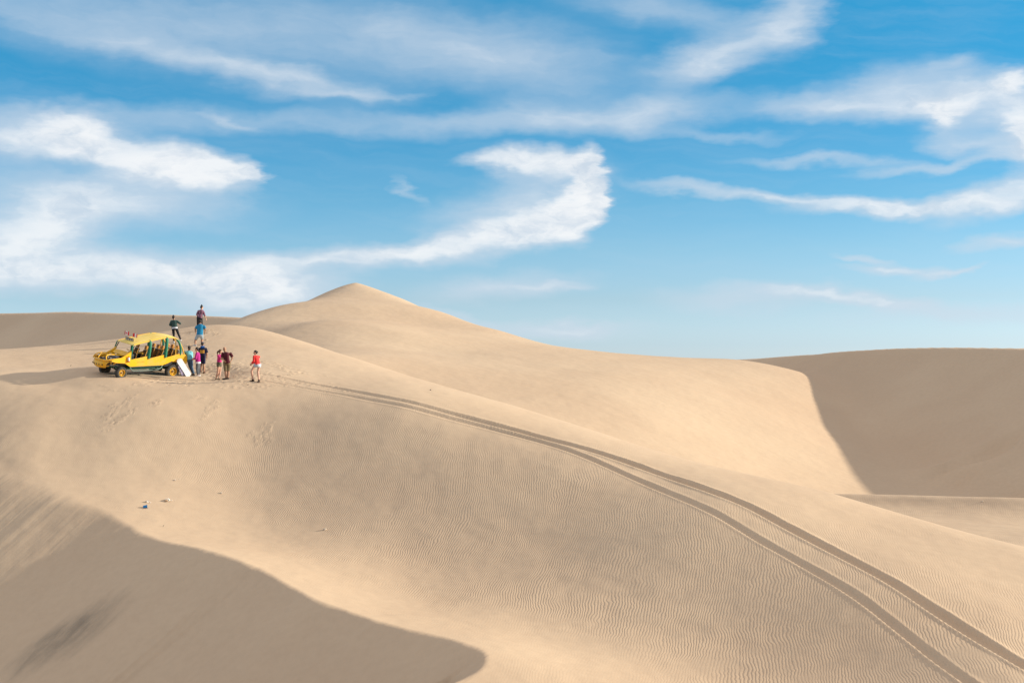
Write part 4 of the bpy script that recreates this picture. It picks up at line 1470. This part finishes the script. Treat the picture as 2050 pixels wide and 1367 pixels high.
    if spec.get('scarf'):
        c = MB()
        nk = j['n'] + u * .01
        c.tube([tuple(nk + F @ Vector((math.cos(a) * .085, math.sin(a) * .075, .01))) for a in np.linspace(0, 2 * math.pi, 13)], .038)
        c.ell(nk + F @ Vector((0, -.095, -.035)), (.07, .03, .055), F)
        c.build('scarf', spec['scarf'], root)
    return root, j, sc, g


PEOPLE = [
    dict(label='woman in a red top and pale denim shorts, legs apart, alone right of the group', foot=(1470, 1240), face=(-.9, .35), look=(-1, -.1), skin=skin_l,
         j=dict(head=(1450, 805, 0), n=(1458, 845, 0), sL=(1438, 862, -.10), sR=(1500, 868, .10), eL=(1436, 932, -.16), wL=(1400, 968, -.12), eR=(1450, 935, .12), wR=(1402, 972, .08),
                hL=(1462, 985, -.06), hR=(1512, 990, .06), kL=(1400, 1080, -.10), aL=(1418, 1196, -.06), kR=(1492, 1092, .0), aR=(1512, 1236, -.12)),
         top=cloth('red_knit', (.80, .045, .04)), sleeve='long', bottom=cloth('pale_denim', (.50, .55, .60)), legs=.36, shoes=cloth('dark_boots', (.045, .022, .012)), boots=True, hair='bun', hcol=hair_d, bun=(0, -.115, .02),
         toeL=(-1, .1), toeR=(-.1, -1), build=.92, hem=-.02, topname='top'),
    dict(label='bald man in a maroon shirt and khaki cargo shorts, hand on hip', foot=(1020, 1208), face=(-.75, -.66), look=(-.9, -.5), tilt=-.45, skin=skin_m,
         j=dict(head=(985, 752, -.02), n=(1000, 795, 0), sL=(955, 820, -.03), sR=(1075, 822, .05), eL=(948, 890, -.10), wL=(985, 925, -.20), eR=(1098, 882, .10), wR=(1078, 935, .0),
                hL=(992, 955, -.02), hR=(1045, 958, .03), kL=(1002, 1085, -.03), aL=(1005, 1188, 0), kR=(1040, 1085, .03), aR=(1036, 1192, 0)),
         top=cloth('maroon_cotton', (.085, .008, .016)), sleeve='short', bottom=cloth('khaki_cotton', (.20, .145, .075)), legs=.98, shoes=cloth('brown_sandals', (.04, .025, .018)), hair='bald', build=1.08, hem=.04,
         toeL=(-1, -.3), toeR=(.5, -.9)),
    dict(label='woman with a brown ponytail, pink top and olive shorts, holding out her hands', foot=(885, 1212), face=(.95, .25), look=(1, .1), tilt=-.1, skin=skin_l,
         j=dict(head=(922, 790, 0), n=(914, 832, 0), sL=(893, 850, -.13), sR=(925, 850, .13), eL=(945, 908, -.24), wL=(988, 886, -.34), eR=(950, 898, -.05), wR=(996, 872, -.26),
                hL=(893, 965, -.07), hR=(908, 965, .07), kL=(888, 1085, -.05), aL=(856, 1190, .04), kR=(915, 1090, .06), aR=(902, 1196, -.03)),
         top=cloth('pink_cotton', (.62, .03, .19)), sleeve='short', bottom=cloth('olive_cotton', (.13, .115, .07)), legs=.46, shoes=cloth('tan_sandals', (.32, .22, .13)), hair='tail', hcol=hair_b, build=.92, hem=-.06,
         toeL=(.7, -.7), toeR=(.4, -.9), topname='top'),
    dict(label='man in cap, blue scarf and navy shirt with orange back print, seen from behind', foot=(648, 1112), face=(.12, 1), look=(-.1, 1), tilt=-.3, skin=skin_m,
         j=dict(head=(645, 675, .03), n=(648, 718, 0), sL=(602, 748, 0), sR=(700, 748, 0), eL=(592, 820, .02), wL=(604, 885, .10), eR=(718, 822, 0), wR=(708, 890, .08),
                hL=(628, 835, 0), hR=(672, 835, 0), kL=(624, 975, .05), aL=(614, 1084, .16), kR=(666, 978, .02), aR=(678, 1100, -.04)),
         top=back_print(cloth('navy_cotton', (.012, .014, .04)), 1.16, (.55, .28, .04)), sleeve='short', bottom=cloth('navy_shorts', (.012, .012, .045)), legs=.98, shoes=cloth('brown_shoes', (.11, .045, .025)),
         hair='short', hcol=hair_d, cap=cloth('grey_cap', (.12, .10, .13)), scarf=cloth('blue_scarf', (.01, .10, .36)), build=1.02, hem=-.02),
    dict(label='woman in a magenta sweater and grey trousers, standing in profile facing left', foot=(585, 1166), face=(-1, .05), look=(-1, -.05), tilt=-.2, skin=skin_l,
         j=dict(head=(560, 758, 0), n=(572, 798, 0), sL=(570, 815, -.14), sR=(578, 815, .14), eL=(556, 888, -.20), wL=(520, 902, -.12), eR=(556, 885, .18), wR=(518, 895, .08),
                hL=(578, 950, -.07), hR=(582, 950, .07), kL=(570, 1055, -.06), aL=(582, 1145, -.06), kR=(592, 1055, .06), aR=(592, 1150, .08)),
         top=cloth('magenta_wool', (.44, .02, .20)), sleeve='long', under=cloth('white_cotton', (.72, .70, .72)), bottom=cloth('grey_denim', (.12, .125, .135)), legs='long', shoes=cloth('white_shoes', (.68, .68, .68)),
         hair='short', hcol=hair_d, build=.97, hem=-.01, topname='sweater'),
    dict(label='man in a light cyan shirt and blue jeans, reaching onto the tail of the buggy', foot=(510, 1150), face=(-.6, .75), look=(-.5, .85), tilt=-.35, skin=skin_d,
         j=dict(head=(440, 738, .08), n=(446, 778, .04), sL=(402, 795, .02), sR=(474, 800, .0), eL=(372, 812, .16), wL=(345, 775, .26), eR=(412, 850, -.10), wR=(382, 815, .06),
                hL=(438, 915, 0), hR=(476, 915, -.02), kL=(458, 1020, .05), aL=(498, 1120, .12), kR=(486, 1022, -.05), aR=(520, 1132, -.05)),
         top=cloth('cyan_cotton', (.22, .60, .66)), sleeve='short', bottom=cloth('blue_denim', (.08, .14, .22)), legs='long', shoes=cloth('dark_trainers', (.06, .045, .04)), hair='short', hcol=hair_d, build=1.06, hem=0),
    dict(label='man in a blue shirt and pale shorts, climbing the slope bent forward, seen from behind', foot=(540, 702), face=(.1, 1), look=(0, 1), tilt=-.5, skin=skin_m,
         j=dict(head=(595, 335, .30), n=(607, 370, .22), sL=(556, 405, .18), sR=(664, 405, .18), eL=(530, 445, .12), wL=(530, 490, .22), eR=(684, 448, .12), wR=(672, 492, .22),
                hL=(580, 535, 0), hR=(632, 535, 0), kL=(532, 612, .18), aL=(540, 686, 0), kR=(625, 600, .32), aR=(626, 660, .20)),
         top=cloth('blue_cotton', (.015, .21, .38)), sleeve='short', bottom=cloth('pale_shorts', (.42, .50, .56)), legs=.80, shoes=cloth('pale_trainers', (.5, .5, .5)), hair='bushy', hcol=hair_d, build=1.08, hem=.03, loose=1.1,
         toeL=(-.8, .5)),
    dict(label='woman with a topknot and plaid shirt, highest climber, above the man in blue', foot=(606, 478), face=(.35, .9), look=(.7, .6), tilt=-.2, skin=skin_l,
         j=dict(head=(632, 115, .12), n=(630, 152, .08), sL=(585, 172, .05), sR=(655, 176, .05), eL=(562, 225, .02), wL=(570, 262, .14), eR=(680, 236, .02), wR=(698, 285, .05),
                hL=(582, 270, 0), hR=(626, 272, 0), kL=(570, 362, .16), aL=(575, 462, .0), kR=(634, 365, .05), aR=(640, 458, .1)),
         top=plaid('plaid_flannel'), sleeve='mid', bottom=cloth('black_trousers', (.018, .018, .022)), legs='long', shoes=cloth('dark_boots', (.04, .03, .02)), hair='bun', hcol=hair_d, bun=(0, -.04, .145), build=.96, hem=.02),
    dict(label='woman in a dark green jacket and black trousers, climbing behind the buggy', foot=(218, 652), face=(.15, 1), look=(.1, 1), tilt=-.2, skin=skin_m,
         j=dict(head=(205, 272, .06), n=(212, 308, .04), sL=(175, 328, .02), sR=(258, 326, .02), eL=(152, 382, .0), wL=(172, 400, .16), eR=(306, 362, .05), wR=(276, 345, .22),
                hL=(200, 425, 0), hR=(246, 422, 0), kL=(207, 525, .06), aL=(216, 634, -.02), kR=(272, 515, .12), aR=(300, 604, .30)),
         top=cloth('green_jacket', (.025, .055, .05), (.05, .09, .075)), sleeve='long', under=cloth('white_cotton', (.7, .7, .7)), bottom=cloth('black_trousers', (.018, .018, .022)), legs='long', shoes=cloth('pale_trainers', (.5, .5, .5)),
         hair='bun', hcol=hair_d, bun=(0, -.05, .13), build=.98, hem=-.01, topname='jacket'),
]
for sp_ in PEOPLE:
    person(sp_)


# ------------------------------------------------------------------ sandboards leaning on the buggy's tail
def board(name_label, base, top, wdir, width, deck_m, edge_m, marks):
    base, top = Vector(base), Vector(top)
    L = (top - base).length
    z = (top - base).normalized(); x = Vector(wdir); x = (x - z * x.dot(z)).normalized(); y = z.cross(x)
    M = Matrix.Translation(base) @ Matrix((x, y, z)).transposed().to_4x4()
    root = empty('sandboard', name_label, 'sandboard', 'sandboards leaning on the buggy', M)
    g = []
    for t in 0.5 - 0.5 * np.cos(np.linspace(0, math.pi, 25)):
        e = abs(2 * t - 1)
        hw = width / 2 * (1 - .10 * (1 - e)) * math.sqrt(max(1 - max((e - .78) / .22, 0) ** 2.0, .015))
        c = .06 * max(e - .82, 0) / .18
        g.append([(s_ * hw, c - .0, t * L) for s_ in np.linspace(-1, 1, 7)])
    o = MB().sheet(g, .014).build('deck', deck_m, root)
    ed = MB()
    for s_ in (0, 6):
        ed.tube([(r_[s_][0], r_[s_][1] + .006, r_[s_][2]) for r_ in g], .009, 6, 1)
    ed.build('edge', edge_m, root)
    for (t, s_, w_, h_) in marks:
        k = MB().box((s_ * width, -.008, t * L), (w_, .014, h_), None, .004)
        k.build('foot_strap', mat('strap_dark', (.06, .06, .07), .6), root)
    return root


bw = cast(379.5, 753.5)
tw = P(357.5, 719, bw[1] - .40)
board('white sandboard leaning against the tail of the buggy', bw, tw, (.80, .60, 0), .33, mat('board_white', (.80, .79, .78), .3, 0, (.74, .73, .74)), mat('board_edge', (.06, .09, .07), .5),
      [(.36, .1, .035, .018), (.40, -.05, .02, .018), (.62, .02, .02, .03), (.78, -.12, .035, .014)])
bw2 = cast(368.5, 752.5) + np.array([0, .12, 0]); bw2[2] = ground_z(bw2[0], bw2[1])
tw2 = P(354, 722, bw2[1] - .15)
board('dark sandboard with purple pattern, tucked behind the white board', bw2, tw2, (.80, .60, 0), .28, mat('board_purple', (.10, .07, .17), .35, 0, (.45, .40, .52), 9), mat('board_edge2', (.03, .03, .03), .5),
      [(.3, 0, .03, .02), (.66, 0, .03, .02)])


# ------------------------------------------------------------------ litter and stones
def lump(name, label, cat, px, py, size, m, seed, flat=.7, group=None, sink=.25, facets=1):
    g = cast(px, py)
    r = random.Random(seed)
    b = MB(); b.ell((0, 0, 0), (size * .5, size * .42, size * .5 * flat), rotz(r.uniform(0, 3)), 2)
    for v in b.bm.verts:
        v.co *= 1 + r.uniform(-.22, .22)
    o = b.build(name, m, None, smooth=facets == 0)
    o.location = (g[0], g[1], g[2] + size * .5 * flat * (1 - sink * 2))
    o.rotation_euler = (r.uniform(-.3, .3), r.uniform(-.3, .3), r.uniform(0, 6))
    tag(o, label, cat, group)
    return o


white_f = mat('white_foam', (.80, .74, .66), .7, 0, (.70, .62, .52), 20); stone_m = mat('pale_stone', (.62, .52, .40), .8, 0, (.48, .38, .28), 20)
dark_st = mat('dark_stone', (.16, .12, .09), .8)


def crumple(name, label, cat, px, py, size, m, seed, group=None, lift=.0):
    """a torn, folded scrap standing out of the sand"""
    g = cast(px, py); r = random.Random(seed)
    gr = []
    for i in range(6):
        row = []
        for k in range(6):
            a, b_ = i / 5 - .5, k / 5 - .5
            row.append((a * size + r.uniform(-.12, .12) * size, b_ * size * .7 + r.uniform(-.1, .1) * size, size * (.38 - 1.3 * a * a) + r.uniform(-.16, .16) * size + lift))
        gr.append(row)
    o = MB().sheet(gr, .006).build(name, m, None, smooth=False)
    o.location = (g[0], g[1], g[2] + size * .06)
    o.rotation_euler = (0, 0, r.uniform(-.6, .6))
    tag(o, label, cat, group)
    return o


LG = 'litter scraps on the lower slope'
crumple('foam_scrap', 'largest crumpled white scrap on the lower slope, upper right of the blue cup', 'litter', 335, 1003, .24, white_f, 3, LG)
lump('foam_crumb', 'small white crumb just right of the largest white scrap', 'litter', 344, 1001.5, .075, white_f, 11, .5, LG)
lump('foam_crumb', 'tiny white crumb farthest right beside the largest white scrap', 'litter', 350, 1002, .05, white_f, 12, .5, LG)
crumple('foam_scrap', 'small flat white scrap just above the blue cup', 'litter', 294.5, 1005, .15, white_f, 5, LG)
lump('foam_crumb', 'white crumb at the right end of the scrap above the blue cup', 'litter', 301, 1006, .07, white_f, 13, .5, LG)
crumple('foam_scrap', 'small pale scrap by itself highest on the slope above the other litter', 'litter', 350, 961.5, .10, white_f, 7, LG)
lump('foam_crumb', 'tiny pale crumb beside the highest scrap of litter', 'litter', 359, 958.5, .05, white_f, 14, .4, LG)
lump('stone', 'pale stone with a short shadow, above and right of the litter', 'stone', 443, 987.5, .11, stone_m, 21, .8, 'loose stones on the sand')
lump('stone', 'pale stone by itself on the rippled slope, right of centre of the hollow', 'stone', 650, 1060.5, .15, stone_m, 22, .75, 'loose stones on the sand')
lump('stone', 'small dark pebble on the smooth ridge above the wheel ruts', 'stone', 862, 781, .09, dark_st, 23, .8, 'loose stones on the sand')
lump('stone', 'stone on the low rippled ridge at the right edge', 'stone', 1966, 1004.5, .12, stone_m, 24, .8, 'loose stones on the sand')

# blue plastic cup lying on its side
g = cast(290, 1017)
cupm = mat('blue_plastic', (.01, .22, .52), .3, 0, (.01, .19, .46))
cup = MB().lathe([(.001, .0), (.052, 0), (.056, .01), (.074, .17), (.079, .175), (.079, .182), (.070, .182), (.052, .02), (.001, .015)], (-.08, 0, .062), (1, .25, .12), 22).build('cup', cupm, None)
cup.location = (g[0], g[1], g[2] - .005)
tag(cup, 'blue plastic cup lying on the sand near the shadow edge', 'cup')
MB().cone((.02, -.10, .012), (.09, -.13, .014), .008, .008, 8, True).build('straw', mat('orange_plastic', (.75, .22, .10), .4), cup)

# twigs
def twig(px, py, h, lean, label):
    g = cast(px, py)
    t = MB().tube([(0, 0, -.04), (lean * .3, 0, h * .5), (lean, .02, h)], [.010, .008, .004], 7)
    t.tube([(lean * .3, 0, h * .5), (lean * .3 + .05, .01, h * .66)], [.006, .003], 6, 1)
    o = t.build('twig', mat('dry_wood', (.14, .10, .07), .8), None)
    o.location = g
    tag(o, label, 'twig', 'dry twigs stuck in the sand')


twig(326.5, 1053.5, .07, .02, 'short dark twig casting a long shadow below the litter')
twig(141, 733.5, .10, .05, 'dry twig left of the buggy above its shadow')
